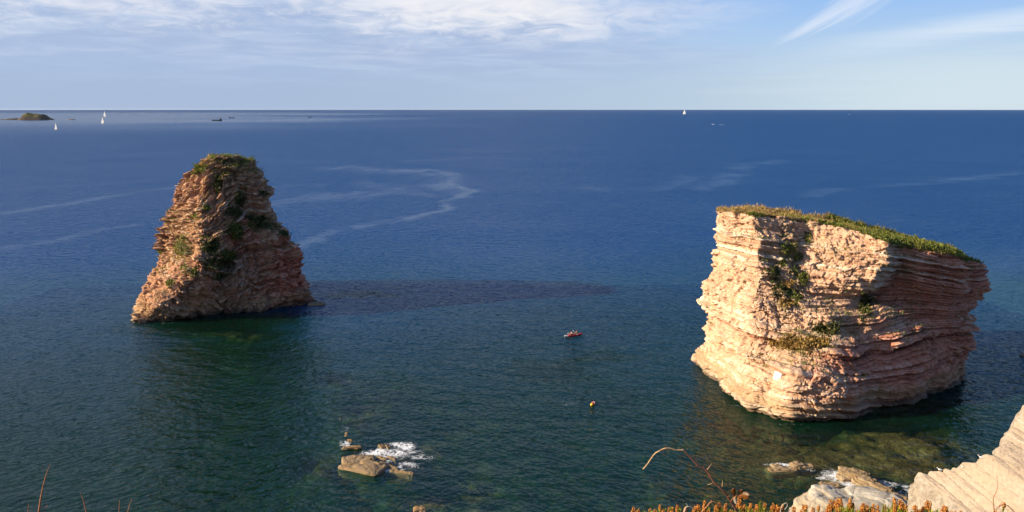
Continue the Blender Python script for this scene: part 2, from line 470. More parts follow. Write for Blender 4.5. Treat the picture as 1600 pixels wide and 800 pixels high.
FOAM = [  # px, py, rx, ry, strength
    (612, 712, 62, 15, 0.85), (625, 698, 24, 7, 1.0), (655, 716, 34, 9, 0.62), (590, 720, 26, 8, 0.8), (580, 708, 30, 9, 1.0), (596, 722, 20, 6, 0.95), (640, 728, 26, 6, 0.75), (610, 734, 32, 6, 0.9), (537, 695, 12, 6, 0.8), (534, 675, 7, 7, 0.5), (640, 706, 20, 6, 0.7),
    (1225, 728, 32, 10, 0.95), (1250, 722, 22, 6, 0.9), (1262, 732, 12, 6, 0.8), (1300, 742, 28, 14, 0.95), (1318, 752, 18, 10, 1.0), (1285, 750, 16, 8, 0.8),
    (1390, 762, 26, 8, 0.8), (1398, 776, 34, 8, 0.7), (1345, 772, 30, 10, 0.35), (1425, 770, 16, 12, 0.8), (1360, 748, 20, 6, 0.5),
    (887, 630, 12, 2.4, 0.55), (585, 463, 45, 3, 0.30), (515, 470, 26, 3, 0.35), (215, 512, 26, 4, 0.42), (262, 505, 34, 3, 0.36), (1098, 570, 12, 8, 0.42), (1150, 630, 18, 8, 0.36), (1230, 662, 40, 5, 0.36), (1330, 652, 40, 5, 0.3), (1124, 194.6, 8, 0.5, 0.9),
]
SLICKS = [  # bands of slack water on the open sea: polyline in the photograph, half width in metres, strength
    ([(500, 265), (545, 262), (590, 268), (650, 268), (695, 273), (705, 282), (690, 292)], 22, 0.9),
    ([(430, 318), (480, 308), (540, 303), (600, 302), (650, 292), (690, 284)], 17, 0.8),
    ([(705, 286), (728, 297), (726, 310), (690, 328), (630, 342), (570, 356), (500, 374), (470, 384)], 9, 1.0),
    ([(640, 300), (690, 305), (715, 300)], 18, 0.6), ([(560, 285), (600, 292), (660, 296)], 26, 0.5),
    ([(0, 335), (60, 326), (130, 315), (200, 303), (270, 294)], 11, 0.75),
    ([(0, 388), (80, 376), (160, 362), (240, 347)], 9, 0.7), ([(0, 300), (120, 292), (240, 282)], 18, 0.25),
    ([(1100, 296), (1130, 284), (1150, 268), (1165, 256), (1215, 250)], 22, 0.7), ([(1020, 295), (1060, 287), (1080, 278)], 16, 0.5),
    ([(920, 292), (980, 296), (1050, 292), (1110, 294)], 13, 0.4),
    ([(1280, 308), (1330, 298), (1390, 291), (1470, 286), (1560, 276), (1640, 268)], 12, 0.7), ([(1300, 303), (1360, 300)], 9, 0.4),
    ([(410, 300), (450, 292), (490, 290)], 14, 0.4), ([(640, 252), (720, 248)], 26, 0.4),
    ([(1560, 440), (1600, 430), (1680, 420)], 30, 0.4), ([(1540, 520), (1640, 500)], 18, 0.35),
]
def seg_dist(X, Y, A, B, sx):
    ax, ay, bx, by = A[0] * sx, A[1], B[0] * sx, B[1]
    dx, dy = bx - ax, by - ay; L = dx * dx + dy * dy + 1e-9
    t = np.clip(((X * sx - ax) * dx + (Y - ay) * dy) / L, 0, 1)
    return np.hypot(X * sx - ax - t * dx, Y - ay - t * dy)

def build_sea():
    r = [14.0]
    while r[-1] < 60: r.append(r[-1] * 1.02)
    while r[-1] < 260: r.append(r[-1] * 1.0042)
    while r[-1] < 1500: r.append(r[-1] * 1.009)
    while r[-1] < 45000: r.append(r[-1] * 1.05)
    r = np.array(r)
    a = np.concatenate([np.linspace(-180, -42, 40)[:-1], np.linspace(-42, 42, 520), np.linspace(42, 180, 40)[1:-1]])
    RR, A = np.meshgrid(r, np.radians(a), indexing='ij')
    X, Y = (RR * np.sin(A)).ravel(), (RR * np.cos(A)).ravel()
    n = len(X); P = np.stack([X, Y, np.zeros(n)], -1)
    dep = np.full(n, 30.0); near = (Y > 20) & (Y < 332) & (np.abs(X) < 192)
    dep[near] = depth_at(X[near], Y[near])
    foam = np.zeros(n); far = (RR.ravel() < 3200) & (np.abs(A.ravel()) < 0.75) & (RR.ravel() > 60)
    wx, wy = X + fbm(P, 0.25, 3, seed=50) * 1.5, Y + fbm(P, 0.25, 3, seed=51) * 2.5
    for px, py, rx, ry, s in FOAM: foam = np.maximum(foam, s * ell(wx, wy, px, py, rx, ry, 1.0))
    slick = np.zeros(n); i = np.where(far)[0]
    Xs, Ys = X[i], Y[i]; Ps = P[i]
    Yw = Ys + fbm(Ps, 1 / 90., 5, 0.6, seed=52) * 34; Xw = Xs + fbm(Ps, 1 / 60., 5, 0.6, seed=53) * 14
    brk = np.clip(0.15 + 1.5 * sstep(fbm(Ps * [1, 0.45, 1], 1 / 14., 5, 0.7, seed=54), -0.45, 0.30), 0, 1.25) * 0.85
    val = np.zeros(len(i))
    for pts, w, s in SLICKS:
        W = [sea(*p) for p in pts]; d = np.full(len(i), 1e9)
        for Aq, Bq in zip(W, W[1:]): d = np.minimum(d, seg_dist(Xw, Yw, Aq, Bq, 2.2))
        val = np.maximum(val, s * (1 - sstep(d, 0.0 * w, 1.7 * w)) * brk)
    slick[i] = val
    # the wide calm lane under the cloud far out on the left
    az = np.arctan2(X, Y); inv = 1 / np.maximum(RR.ravel(), 1)
    lane = (1 - sstep(az + fbm(P, 1 / 900., 2, seed=55) * 0.15, -0.42, -0.02)) * sstep(RR.ravel() * (1 + 0.25 * fbm(P, 1 / 700., 3, seed=56)), 1300, 4600) * (1 - sstep(RR.ravel(), 9000, 17000)) * (Y > 0)
    slick = np.maximum(slick, lane * 1.6)
    m, g = material("sea_water")
    pos = g.node('ShaderNodeNewGeometry').outputs['Position']
    mu, _ = g.attr('depth'); fo, _ = g.attr('foam'); sl, _ = g.attr('slick')
    x, y, z = g.xyz(pos)
    eps = 0.07
    warp = g.noise(pos, 0.05, 2, 0.5)
    gust = g.noise(g.mapped(pos, rot=(0, 0, 0.35), scale=(0.5, 1.0, 1)), 0.013, 3, 0.55, 0.6)
    gust2 = g.noise(g.mapped(pos, rot=(0, 0, -0.2), scale=(0.35, 1.0, 1)), 0.0022, 3, 0.55, 0.4)
    def height(dx, dy):
        p = g.node('ShaderNodeVectorMath', operation='ADD'); g.put(p.inputs[0], pos); p.inputs[1].default_value = (dx, dy, 0)
        q = p.outputs[0]
        turn = g.step(x, -55.0, 35.0)              # the ripples bend as they come round the stacks
        a1 = g.noise(g.mapped(q, rot=(0, 0, 0.80), scale=(0.46, 1.0, 1.0)), 1.15, 2, 0.55, 0.4)
        a2 = g.noise(g.mapped(q, rot=(0, 0, -0.70), scale=(0.48, 1.0, 1.0), loc=(9, 3, 0)), 1.0, 2, 0.5, 0.3)
        a3 = g.noise(g.mapped(q, rot=(0, 0, 0.25), scale=(0.45, 1.0, 1.0), loc=(2, 8, 0)), 0.30, 3, 0.55, 0.3)
        return a1 * (turn * 0.40 + 0.12) + a2 * (0.52 - turn * 0.38) + a3 * 1.05
    h0, hx, hy = height(0, 0), height(eps, 0), height(0, eps)
    amp = (0.25 + gust * 0.95 + gust2 * 0.70) * (1.0 - sl * 0.55) * (-0.86 / eps)
    nv = g.node('ShaderNodeVectorMath', operation='NORMALIZE')
    g.put(nv.inputs[0], g.vec((hx - h0) * amp, (hy - h0) * amp, 1.0))
    N = nv.outputs[0]
    fr = g.node('ShaderNodeFresnel'); fr.inputs[0].default_value = 1.333; g.put(fr.inputs[1], N)
    gl = g.node('ShaderNodeBsdfGlossy'); gl.inputs['Roughness'].default_value = 0.11; g.put(gl.inputs['Normal'], N)
    # body of the water: what is scattered back grows with depth, the floor shows through where it is shallow
    # waves hide one another: facets turned away from the eye show less of themselves (Smith style masking)
    geo = g.node('ShaderNodeNewGeometry')
    dt = g.node('ShaderNodeVectorMath', operation='DOT_PRODUCT'); g.put(dt.inputs[0], N); g.put(dt.inputs[1], geo.outputs['Incoming'])
    vz = g.xyz(geo.outputs['Incoming'])[2].abs()
    seen = E(g, dt.outputs['Value']).max(0.0) / (vz + g.m('POWER', 2.718, vz * -7.0) * 0.092 * (1.0 - sl * 0.6))
    refl = (E(g, fr.outputs[0]) * seen.g.m('MINIMUM', seen, 2.2)).clamp()
    opac = 1.0 - g.m('POWER', 2.718, mu * -0.22)
    deep = g.step(mu, 4.5, 21.0)
    body = g.mix(deep, (0.0018, 0.0200, 0.0115), (0.0005, 0.034, 0.128))
    body = g.mix(sl * 0.13, body, (0.05, 0.075, 0.115))
    df = g.node('ShaderNodeBsdfDiffuse'); g.put(df.inputs[0], body)
    tint = g.mix(g.lin(mu, 0.2, 3.5), (0.92, 0.97, 0.93), (0.30, 0.66, 0.50))
    tp = g.node('ShaderNodeBsdfTransparent'); g.put(tp.inputs[0], tint)
    mx = g.node('ShaderNodeMixShader'); g.put(mx.inputs[0], opac); g.put(mx.inputs[1], tp.outputs[0]); g.put(mx.inputs[2], df.outputs[0])
    mf = g.node('ShaderNodeMixShader'); g.put(mf.inputs[0], refl); g.put(mf.inputs[1], mx.outputs[0]); g.put(mf.inputs[2], gl.outputs[0])
    # foam: lacy where it thins out
    lace = 1.0 - (g.noise(pos, 0.75, 4, 0.6, 1.6) - 0.5).abs() * 5.0
    lace2 = g.noise(pos, 1.1, 6, 0.7, 0.8)
    ff = g.step(fo * 0.78 + (lace - 0.5) * 0.42 + (lace2 - 0.5) * 1.2, 0.42, 0.95) * g.step(fo, 0.04, 0.25) * 0.9
    white = g.principled((0.80, 0.82, 0.83), 0.8, 0.2)
    mo = g.node('ShaderNodeMixShader'); g.put(mo.inputs[0], ff); g.put(mo.inputs[1], mf.outputs[0]); g.put(mo.inputs[2], white)
    g.out(mo.outputs[0])
    me = np_mesh("sea", P, grid_faces(len(r), len(a), True, False), {'depth': dep, 'foam': foam, 'slick': slick})
    tag(link("sea", me, m), "wide rippled blue sea, greener near the shore", None, None, 'structure')
build_sea()

# ------------------------------------------------------------------ rock stacks
def smooth_axis(A, k, axis, wrap):
    if k < 1: return A
    w = np.exp(-0.5 * (np.arange(-3 * k, 3 * k + 1) / k) ** 2); w /= w.sum(); out = np.zeros_like(A); n = A.shape[axis]
    for o, q in zip(range(-3 * k, 3 * k + 1), w):
        i = np.arange(n) + o
        i = i % n if wrap else np.clip(i, 0, n - 1)
        out += q * np.take(A, i, axis)
    return out

def loft_stack(ridges, rows, cols, smooth=(3, 4), below=0.16, hidden=0.3):
    """ridges run from the waterline to the rim, in order round the rock: lists of (px, py, depth); depth None at the waterline; 'b' = a back ridge."""
    tt = np.concatenate([np.linspace(-below, 0, 12)[:-1], np.linspace(0, 1, rows - 11)])
    lines, dens = [], []
    for rd in ridges:
        back = rd[0] == 'b'; rd = rd[1:] if back else rd
        p = np.array([sea(q[0], q[1]) if q[2] is None else at(*q) for q in rd]); p[0, 2] = 0.0
        z = np.maximum.accumulate(p[:, 2] + np.arange(len(p)) * 1e-4); t = z / z[-1]
        lines.append(np.stack([np.interp(tt, t, p[:, k]) for k in (0, 1)] + [np.where(tt > 0, np.interp(tt, t, z), tt * z[-1])], -1)); dens.append(hidden if back else 1.0)
    L = np.array(lines)                                  # ridge, row, xyz
    n = len(L); mid = L[:, len(tt) // 2]
    seg = [max(np.linalg.norm(L[(i + 1) % n, :, :2] - L[i, :, :2], axis=1).max(), 0.5) * min(dens[i], dens[(i + 1) % n]) ** 1.0 for i in range(n)]
    cum = np.concatenate([[0], np.cumsum(seg)]); u = np.linspace(0, cum[-1], cols, endpoint=False)
    k = np.clip(np.searchsorted(cum, u, 'right') - 1, 0, n - 1); f = ((u - cum[k]) / (cum[k + 1] - cum[k]))[:, None, None]
    B = L[k] * (1 - f) + L[(k + 1) % n] * f
    B = B.transpose(1, 0, 2)                             # row, col, xyz
    B = smooth_axis(smooth_axis(B, smooth[0], 0, False), smooth[1], 1, True)
    return B, tt

def grid_normals(B):
    du = np.roll(B, -1, 1) - np.roll(B, 1, 1); dv = np.gradient(B, axis=0)
    N = np.cross(du, dv); N /= np.linalg.norm(N, axis=2, keepdims=True) + 1e-9
    c = B.mean((0, 1)); s = np.sign(((B - c) * N)[..., :2].sum())
    return N * s

def cap_rows(rim, n, center, plane, bump, q_pow=1.0):
    """Rings from the rim to the centre; heights blend from the rim into a tilted, bumpy plane."""
    q = (np.linspace(0, 1, n + 1)[1:-1]) ** q_pow
    C = rim[None] * (1 - q[:, None, None]) + center[None, None] * q[:, None, None]
    zp = plane[0] + plane[1] * C[..., 0] + plane[2] * C[..., 1] + bump(C.reshape(-1, 3)).reshape(C.shape[:2])
    w = sstep(q, 0.0, 0.22)[:, None]
    C[..., 2] = rim[None, :, 2] * (1 - w) + zp * w
    return C

def project(P):
    d = P - np.array([0, 0, EYE]); c, s = math.cos(PITCH), math.sin(PITCH)
    fw = d[..., 1] * c - d[..., 2] * s; up = d[..., 1] * s + d[..., 2] * c
    return 800 + F_PX * d[..., 0] / fw, 400 - F_PX * up / fw

def foliage_mesh(name, P, N, count, size, up=0.5, seed=0, width=0.45, tone=None, lean=(0, 0, 0)):
    """Leaf sized faces scattered about given points; each a bent quad."""
    g = np.random.default_rng(seed); i = g.integers(0, len(P), count); p = P[i]; n = N[i]
    d = g.normal(size=(count, 3)); d /= np.linalg.norm(d, axis=1, keepdims=True)
    d = d * (1 - up) + (n * 0.45 + np.array([0, 0, 1.0])) * up + np.array(lean); d /= np.linalg.norm(d, axis=1, keepdims=True)
    sd = np.cross(d, g.normal(size=(count, 3))); sd /= np.linalg.norm(sd, axis=1, keepdims=True) + 1e-9
    size = size[i] if hasattr(size, '__len__') else np.full(count, size); L = (size * g.uniform(0.5, 1.3, count))[:, None]; size = size[:, None]; w = L * width
    root = p + g.normal(size=(count, 3)) * size * 0.45 + n * size * 0.15
    V = np.stack([root - sd * w * 0.35, root + sd * w * 0.35, root + d * L * 0.6 + sd * w * 0.5, root + d * L, root + d * L * 0.6 - sd * w * 0.5], 1).reshape(-1, 3)
    b = np.arange(count)[:, None] * 5
    F = np.concatenate([b + np.array([[0, 1, 2, 4]]), b + np.array([[4, 2, 3, 3]])], 0)
    tv = np.clip(g.normal(0.5, 0.22, count) if tone is None else tone[i] + g.normal(0, 0.13, count), 0, 1)
    F3 = np.concatenate([b + np.array([[0, 1, 2]]), b + np.array([[0, 2, 4]]), b + np.array([[4, 2, 3]])], 0)
    return np_mesh(name, V, F3, {'tone': np.repeat(tv, 5)}, smooth=False)

LEAF_DRY = leaf_material("leaf_dry_grass", (0.15, 0.11, 0.03), (0.30, 0.19, 0.06), (0.42, 0.28, 0.10), 0.35)
LEAF_GREEN = leaf_material("leaf_cliff_green", (0.055, 0.075, 0.013), (0.12, 0.15, 0.026), (0.25, 0.24, 0.05), 0.35)
LEAF_DARK = leaf_material("leaf_cliff_dark", (0.022, 0.030, 0.009), (0.055, 0.062, 0.018), (0.12, 0.115, 0.035), 0.25)
LEAF_CAP = leaf_material("leaf_cap", (0.07, 0.105, 0.016), (0.20, 0.17, 0.04), (0.36, 0.24, 0.09), 0.35)

def make_rock(name, ridges, rows, cols, mat, beds_fn, disp, seed, cap_n, cap_bump, cap_tilt=None, veg_marks=(), smooth=(3, 4), center=None, hidden=0.3, low=0.09):
    B, tt = loft_stack(ridges, rows, cols, smooth, hidden=hidden)
    N = grid_normals(B); P = B.reshape(-1, 3); Nn = N.reshape(-1, 3).copy(); Nn[:, 2] *= 0.35
    Nn /= np.linalg.norm(Nn, axis=1, keepdims=True)
    wob = np.stack([fbm(P, 0.16, 3, seed=seed + 1), fbm(P, 0.16, 3, seed=seed + 2), fbm(P, 0.2, 3, seed=seed + 3)], -1)
    s = beds_fn(P) + wob[:, 2] * disp.get('wob', 0.5)
    big, mid, fine = Beds(-30, 80, 1.6, 4.5, seed + 4, 0.10), Beds(-30, 80, 0.45, 1.5, seed + 5, 0.16), Beds(-30, 80, 0.16, 0.48, seed + 6, 0.3)
    # joints: blocks flattened along the bedding, each broken off a little more or less
    Q = np.stack([P[:, 0], P[:, 1], s * 2.2], -1) + wob * 0.8
    cv, ce = cells(Q / disp.get('block', 2.6), seed + 20); cv2, ce2 = cells(Q / (disp.get('block', 2.6) * 0.36), seed + 30)
    patch = sstep(fbm(P, 0.11, 3, seed=seed + 40), *disp.get('bare', (-0.30, 0.25)))          # where the strata are well exposed
    if 'massive' in disp: patch = patch * disp['massive'](P)
    reach = 0.45 + 0.55 * (vnoise(np.stack([P[:, 0] * 0.22, P[:, 1] * 0.22, s * 1.3], -1), seed + 50) * 0.5 + 0.5) * 2
    hb = big(s); hm = mid(s); hf = fine(s + fbm(P, 1.1, 2, seed=seed + 60) * 0.06)
    d = disp['low'] * fbm(P, low, 3, seed=seed + 7)
    d += disp['big'] * hb * (0.4 + 0.6 * patch) * reach
    shade_red = disp['red'](P)
    d += disp['mid'] * hm * (0.25 + 0.75 * patch) * reach * (1 + 0.35 * shade_red)
    d += disp['fine'] * hf * (0.3 + 0.7 * patch) * (1 + 0.5 * shade_red)
    d += disp['blk'] * cv * (1.25 - 0.75 * patch) + disp['blk'] * 0.7 * cv2 * (1.1 - 0.7 * patch)
    d -= disp['blk'] * 0.75 * (1 - sstep(ce, 0.0, 0.10)) + disp['blk'] * 0.3 * (1 - sstep(ce2, 0.0, 0.12))
    gul = ridged(P * [1, 1, 0.35], 0.13, 3, seed=seed + 8)
    d -= disp.get('gully', 0.0) * sstep(gul, 0.42, 0.85)
    d += disp['grit'] * (1.15 - 0.6 * patch) * fbm(P, 1.5, 4, 0.6, seed=seed + 9)
    P = P + Nn * d[:, None]
    hard = hm * 0.6 + hf * 0.3
    red = shade_red
    W = P.reshape(B.shape)
    c = W[-1].mean(0) if center is None else np.array(center)
    A = np.stack([np.ones(cols), B[-1, :, 0], B[-1, :, 1]], -1); plane = np.linalg.lstsq(A, B[-1, :, 2], rcond=None)[0] if cap_tilt is None else cap_tilt
    C = cap_rows(W[-1], cap_n, c, plane, cap_bump)
    c = c.copy(); c[2] = plane[0] + plane[1] * c[0] + plane[2] * c[1] + cap_bump(c[None])[0]
    V = np.concatenate([W.reshape(-1, 3), C.reshape(-1, 3), np.repeat(c[None], cols, 0)], 0)
    nr = B.shape[0] + C.shape[0] + 1
    allbed = np.concatenate([s, beds_fn(C.reshape(-1, 3)), beds_fn(np.repeat(c[None], cols, 0))])
    allred = np.concatenate([red, np.zeros(len(C.reshape(-1, 3)) + cols)])
    allhard = np.concatenate([hard, np.zeros(len(V) - len(hard))])
    veg = np.zeros(len(V)); nw = len(s); px, py = project(V)
    jit = fbm(V, 0.35, 3, seed=seed + 70) * 9; jit2 = fbm(V, 0.35, 3, seed=seed + 71) * 9
    facing = np.concatenate([(N.reshape(-1, 3) * (np.array([0, 0, EYE]) - P)).sum(1) > 0, np.ones(len(V) - nw, bool)])
    for mx, my, rx, ry, st in veg_marks:
        q = ((px + jit - mx) / rx) ** 2 + ((py + jit2 - my) / ry) ** 2
        veg = np.maximum(veg, st * np.exp(-q ** 1.3) * facing)
    veg[nw + cols * 2:] = 1.0
    return dict(V=V, N=N, W=W, C=C, nr=nr, cols=cols, bed=allbed, hard=allhard, red=allred, veg=veg, nw=nw, px=px, py=py, facing=facing, mat=mat, plane=plane)

def link_rock(k, name, parent):
    me = np_mesh(name, k['V'], grid_faces(k['nr'], k['cols'], True, k.get('flip', True)), {'bed': k['bed'], 'hard': k['hard'], 'red': k['red'], 'veg': k['veg']})
    return link(name, me, k['mat'], parent)

def pick(k, mx, my, rx, ry, seed):
    """Surface points of the rock inside a patch, ragged at its edge."""
    nw = k['nw']; P = k['V'][:nw]; f = fbm(P, 0.42, 4, 0.6, seed=seed) * 1.9
    q = ((k['px'][:nw] - mx) / rx) ** 2 + ((k['py'][:nw] - my) / ry) ** 2 + f
    i = np.where((q < 1) & k['facing'][:nw] & (P[:, 2] > 1))[0]
    return P[i], k['N'].reshape(-1, 3)[i]

def tufts(k, count, seed, size, mat):
    """Sparse tufts rooted on the narrow ledges, where the surface lies flat enough to hold soil."""
    W = k['W']; dz = np.gradient(W[..., 2], axis=0); dh = np.linalg.norm(np.gradient(W[..., :2], axis=0), axis=2)
    flat = (dh / (np.abs(dz) + 1e-3)).ravel(); P = W.reshape(-1, 3); zt = P[:, 2] / P[:, 2].max()
    sc = np.log(flat + 1e-3) + fbm(P, 0.10, 3, seed=seed) * 2.2 + zt * 0.9
    ok = k['facing'][:k['nw']] & (P[:, 2] > 3.5); i = np.where(ok)[0]; i = i[np.argsort(-sc[i])[:len(i) // 22]]
    return link("ledge_grass", foliage_mesh("ledge_grass", P[i], k['N'].reshape(-1, 3)[i], count, size, 0.5, seed + 1, 0.3), mat)

# ---- the flat topped stack on the right
RIDGES_FLAT = [
    [(1093, 566, None), (1096, 545, 162.5), (1110, 528, 162), (1107, 511, 161), (1119, 503, 161), (1105, 481, 160), (1099, 457, 159), (1113, 420, 159), (1119, 385, 159), (1119, 358, 159), (1123, 330, 160)],
    [(1113, 590, None), (1116, 570, 154), (1126, 545, 153), (1130, 500, 153), (1130, 450, 154), (1136, 400, 155), (1141, 360, 155), (1146, 331, 156)],
    [(1147, 623, None), (1147, 600, 141.8), (1152, 584, 142), (1160, 566, 143.4), (1178, 510, 144), (1176, 470, 146), (1190, 425, 147), (1182, 395, 148), (1190, 372, 148.5), (1176, 352, 151), (1176, 334, 152)],
    [(1176, 643, None), (1178, 612, 136.9), (1188, 582, 137.9), (1198, 566, 140.6), (1222, 510, 142.5), (1216, 465, 145.2), (1212, 415, 148.0), (1214, 375, 149.9), (1214, 336, 153.6)],
    [(1232, 657, None), (1235, 620, 131.8), (1243, 588, 132.7), (1249, 572, 136), (1250, 545, 138), (1254, 525, 141), (1252, 470, 145.2), (1250, 420, 148.3), (1254, 380, 151), (1258, 342, 153.5)],
    [(1290, 655, None), (1293, 620, 131.3), (1297, 602, 131.7), (1299, 588, 134.4), (1300, 555, 136), (1303, 525, 138.8), (1305, 495, 142.2), (1312, 466, 146.6), (1318, 440, 143.4), (1330, 410, 144.6), (1340, 380, 146.5), (1344, 361, 148)],
    [(1326, 650, None), (1330, 618, 132.5), (1332, 604, 133.0), (1333, 590, 135.4), (1332, 560, 137), (1333, 530, 139.6), (1336, 500, 143), (1346, 468, 147.5), (1362, 438, 142.6), (1388, 410, 141.8), (1390, 379, 143)],
    [(1352, 643, None), (1356, 600, 137.8), (1357, 560, 138.8), (1356, 530, 140.4), (1354, 500, 143), (1356, 475, 148), (1372, 450, 150), (1392, 432, 150.5), (1402, 412, 149), (1406, 383, 148)],
    [(1418, 629, None), (1423, 612, 138.6), (1424, 596, 139.8), (1428, 550, 143), (1430, 510, 145), (1432, 470, 147), (1440, 435, 146.5), (1450, 410, 146), (1454, 392, 147)],
    [(1470, 606, None), (1475, 594, 145.4), (1477, 576, 146.6), (1481, 540, 147.6), (1484, 500, 149.5), (1490, 460, 150.2), (1500, 430, 149.5), (1506, 402, 151)],
    [(1507, 595, None), (1510, 566, 153), (1520, 528, 154), (1515, 492, 156), (1541, 468, 156.5), (1552, 443, 157), (1541, 412, 157.5)],
    ['b', (1490, 560, None), (1496, 480, 172), (1498, 402, 172)],
    ['b', (1420, 535, None), (1430, 450, 178), (1430, 372, 178)],
    ['b', (1300, 530, None), (1300, 420, 182), (1300, 338, 181)],
    ['b', (1170, 535, None), (1180, 420, 179), (1185, 326, 178)],
    ['b', (1118, 545, None), (1130, 430, 170), (1133, 327, 169)],
]
def beds_flat(P):
    x, y, z = P[:, 0] - 60, P[:, 1] - 145, P[:, 2]
    dip = sstep(z, 10, 33)
    return z + dip * (x * 0.20 + y * 0.12) + (1 - dip) * (x * 0.035) + 0.9 * np.sin(x * 0.16 + z * 0.12) * (1 - 0.5 * dip)
VEG_FLAT = [(1230, 385, 14, 30, .8), (1246, 420, 12, 26, .9), (1240, 452, 16, 22, .9), (1214, 430, 12, 22, .8), (1226, 475, 18, 20, .6), (1255, 537, 42, 16, .9), (1290, 518, 26, 14, .6), (1318, 515, 22, 16, .5), (1180, 330, 40, 5, .5), (1354, 478, 16, 20, .7), (1318, 395, 24, 6, .25), (1160, 375, 20, 20, .15), (1420, 445, 10, 24, .3)]
def build_flat():
    def massive(P):                                     # the slumped upper middle shows few beds
        px, py = project(P); return 1 - 0.55 * np.exp(-(((px - 1310) / 75) ** 2 + ((py - 410) / 55) ** 2) ** 1.5) - 0.5 * np.exp(-(((px - 1240) / 40) ** 2 + ((py - 440) / 70) ** 2) ** 1.5)
    k = make_rock("stack_flat", RIDGES_FLAT, 320, 1000, ROCK_WARM, beds_flat,
                  dict(low=1.3, big=0.70, mid=0.55, fine=0.26, blk=0.36, grit=0.24, gully=0.5, block=2.6, wob=0.55, massive=massive,
                       red=lambda P: sstep((P[:, 0] - 62) * 0.05 - (P[:, 2] - 14) * 0.028 + fbm(P, 0.10, 4, 0.6, seed=160) * 1.0, -0.25, 0.55)), 100, 46,
                  lambda C: fbm(C, 0.12, 3, seed=150) * 0.7 + 0.15, veg_marks=VEG_FLAT, hidden=0.3, smooth=(3, 3), low=0.12)
    root = empty("sea_stack", (62, 146, 0))
    tag(root, "broad flat topped stack of pale pink layered rock with a grassy crown", "rock stack")
    root.matrix_world = Matrix.Translation((62, 146, 0))
    bpy.context.view_layer.update()
    def child(o): o.parent = root; o.matrix_parent_inverse = Matrix.Translation((-62, -146, 0)); return o
    child(link_rock(k, "rock_body", None))
    # the grassy crown: dry gold on the left, green on the right
    P = np.concatenate([k['C'].reshape(-1, 3), k['W'][-3:].reshape(-1, 3)]); g = np.random.default_rng(5)
    # spread evenly over the crown rather than along the rings
    xs = g.uniform(P[:, 0].min(), P[:, 0].max(), 52000); ys = g.uniform(P[:, 1].min(), P[:, 1].max(), 52000)
    rim = k['W'][-1]; c = rim.mean(0); ang = np.arctan2(rim[:, 1] - c[1], rim[:, 0] - c[0]); o = np.argsort(ang); rad = np.hypot(rim[:, 0] - c[0], rim[:, 1] - c[1])
    aq = np.arctan2(ys - c[1], xs - c[0]); rq = np.hypot(xs - c[0], ys - c[1])
    rr = np.interp(aq, ang[o], rad[o], period=2 * math.pi); zz = np.interp(aq, ang[o], rim[o, 2], period=2 * math.pi)
    ok = rq < rr * 1.0; xs, ys, rq, rr, zz = xs[ok], ys[ok], rq[ok], rr[ok], zz[ok]
    pl = k['plane']; zp = pl[0] + pl[1] * xs + pl[2] * ys; Q = np.stack([xs, ys, zp], -1); zp = zp + fbm(Q, 0.12, 3, seed=150) * 0.7 + 0.15
    w = sstep(1 - rq / rr, 0, 0.22); Q[:, 2] = zz * (1 - w) + zp * w
    px, py = project(Q)
    green = sstep(px + fbm(Q, 0.2, 3, seed=151) * 110, 1215, 1350)
    tone = np.clip(1.0 - green * 0.70 + fbm(Q, 0.3, 3, seed=152) * 0.35, 0, 1)
    keep = fbm(Q, 0.4, 3, seed=153) + (1 - rq / rr) * 3.0 + 0.2 * green > -0.05
    Q, tone, green = Q[keep], tone[keep], green[keep]
    hgt = 0.24 + 0.42 * sstep(fbm(Q, 0.55, 3, 0.6, seed=155), -0.4, 0.5)
    me = foliage_mesh("grass", Q, np.tile([0, 0, 1.0], (len(Q), 1)), 80000, hgt, 0.62, 6, 0.2, tone)
    tag(child(link("grass", me, LEAF_CAP)), None, None, None, 'stuff')
    bush = Q[(fbm(Q, 0.35, 4, 0.6, seed=154) > 0.02) & (green > 0.25)]
    me = foliage_mesh("low_scrub", bush, np.tile([0, 0, 1.0], (len(bush), 1)), 42000, 0.5, 0.35, 8, 0.55)
    tag(child(link("low_scrub", me, LEAF_GREEN)), None, None, None, 'stuff')
    for i, (mx, my, rx, ry, n, sz, mt) in enumerate([(1228, 391, 8, 7, 260, .42, LEAF_GREEN), (1240, 386, 5, 6, 160, .4, LEAF_GREEN), (1262, 372, 5, 12, 220, .4, LEAF_GREEN), (1247, 402, 7, 6, 200, .4, LEAF_GREEN), (1256, 436, 6, 9, 320, .42, LEAF_GREEN), (1222, 410, 5, 8, 140, .38, LEAF_GREEN), (1208, 428, 8, 9, 320, .42, LEAF_DARK), (1217, 452, 10, 12, 420, .42, LEAF_DARK), (1232, 443, 8, 5, 180, .4, LEAF_DRY), (1243, 468, 8, 8, 220, .4, LEAF_GREEN), (1228, 474, 10, 7, 300, .4, LEAF_DRY),
                                                (1252, 537, 38, 10, 2600, .5, LEAF_DRY), (1292, 514, 20, 8, 800, .45, LEAF_DARK), (1354, 475, 10, 14, 700, .5, LEAF_DARK), (1180, 335, 12, 4, 300, .4, LEAF_GREEN)]):
        p, nn = pick(k, mx, my, rx, ry, 300 + i)
        if len(p) < 4: continue
        child(tag(link("ledge_plants", foliage_mesh("ledge_plants", p, nn, n, sz, 0.4, 400 + i, 0.5), mt), None, None, None, 'stuff'))
    child(tag(tufts(k, 5200, 340, 0.38, LEAF_GREEN), None, None, None, 'stuff'))
    # one fresh white block on the lower ledge
    c = at(1217, 588, 135.2); mb = MB()
    M = Matrix.Translation(c) @ Matrix.Rotation(R(38), 4, 'Z') @ Matrix.Rotation(R(10), 4, 'Y') @ Matrix.Rotation(R(5), 4, 'X')
    mb.box((1.1, 1.5, 1.45), M, 0.96)
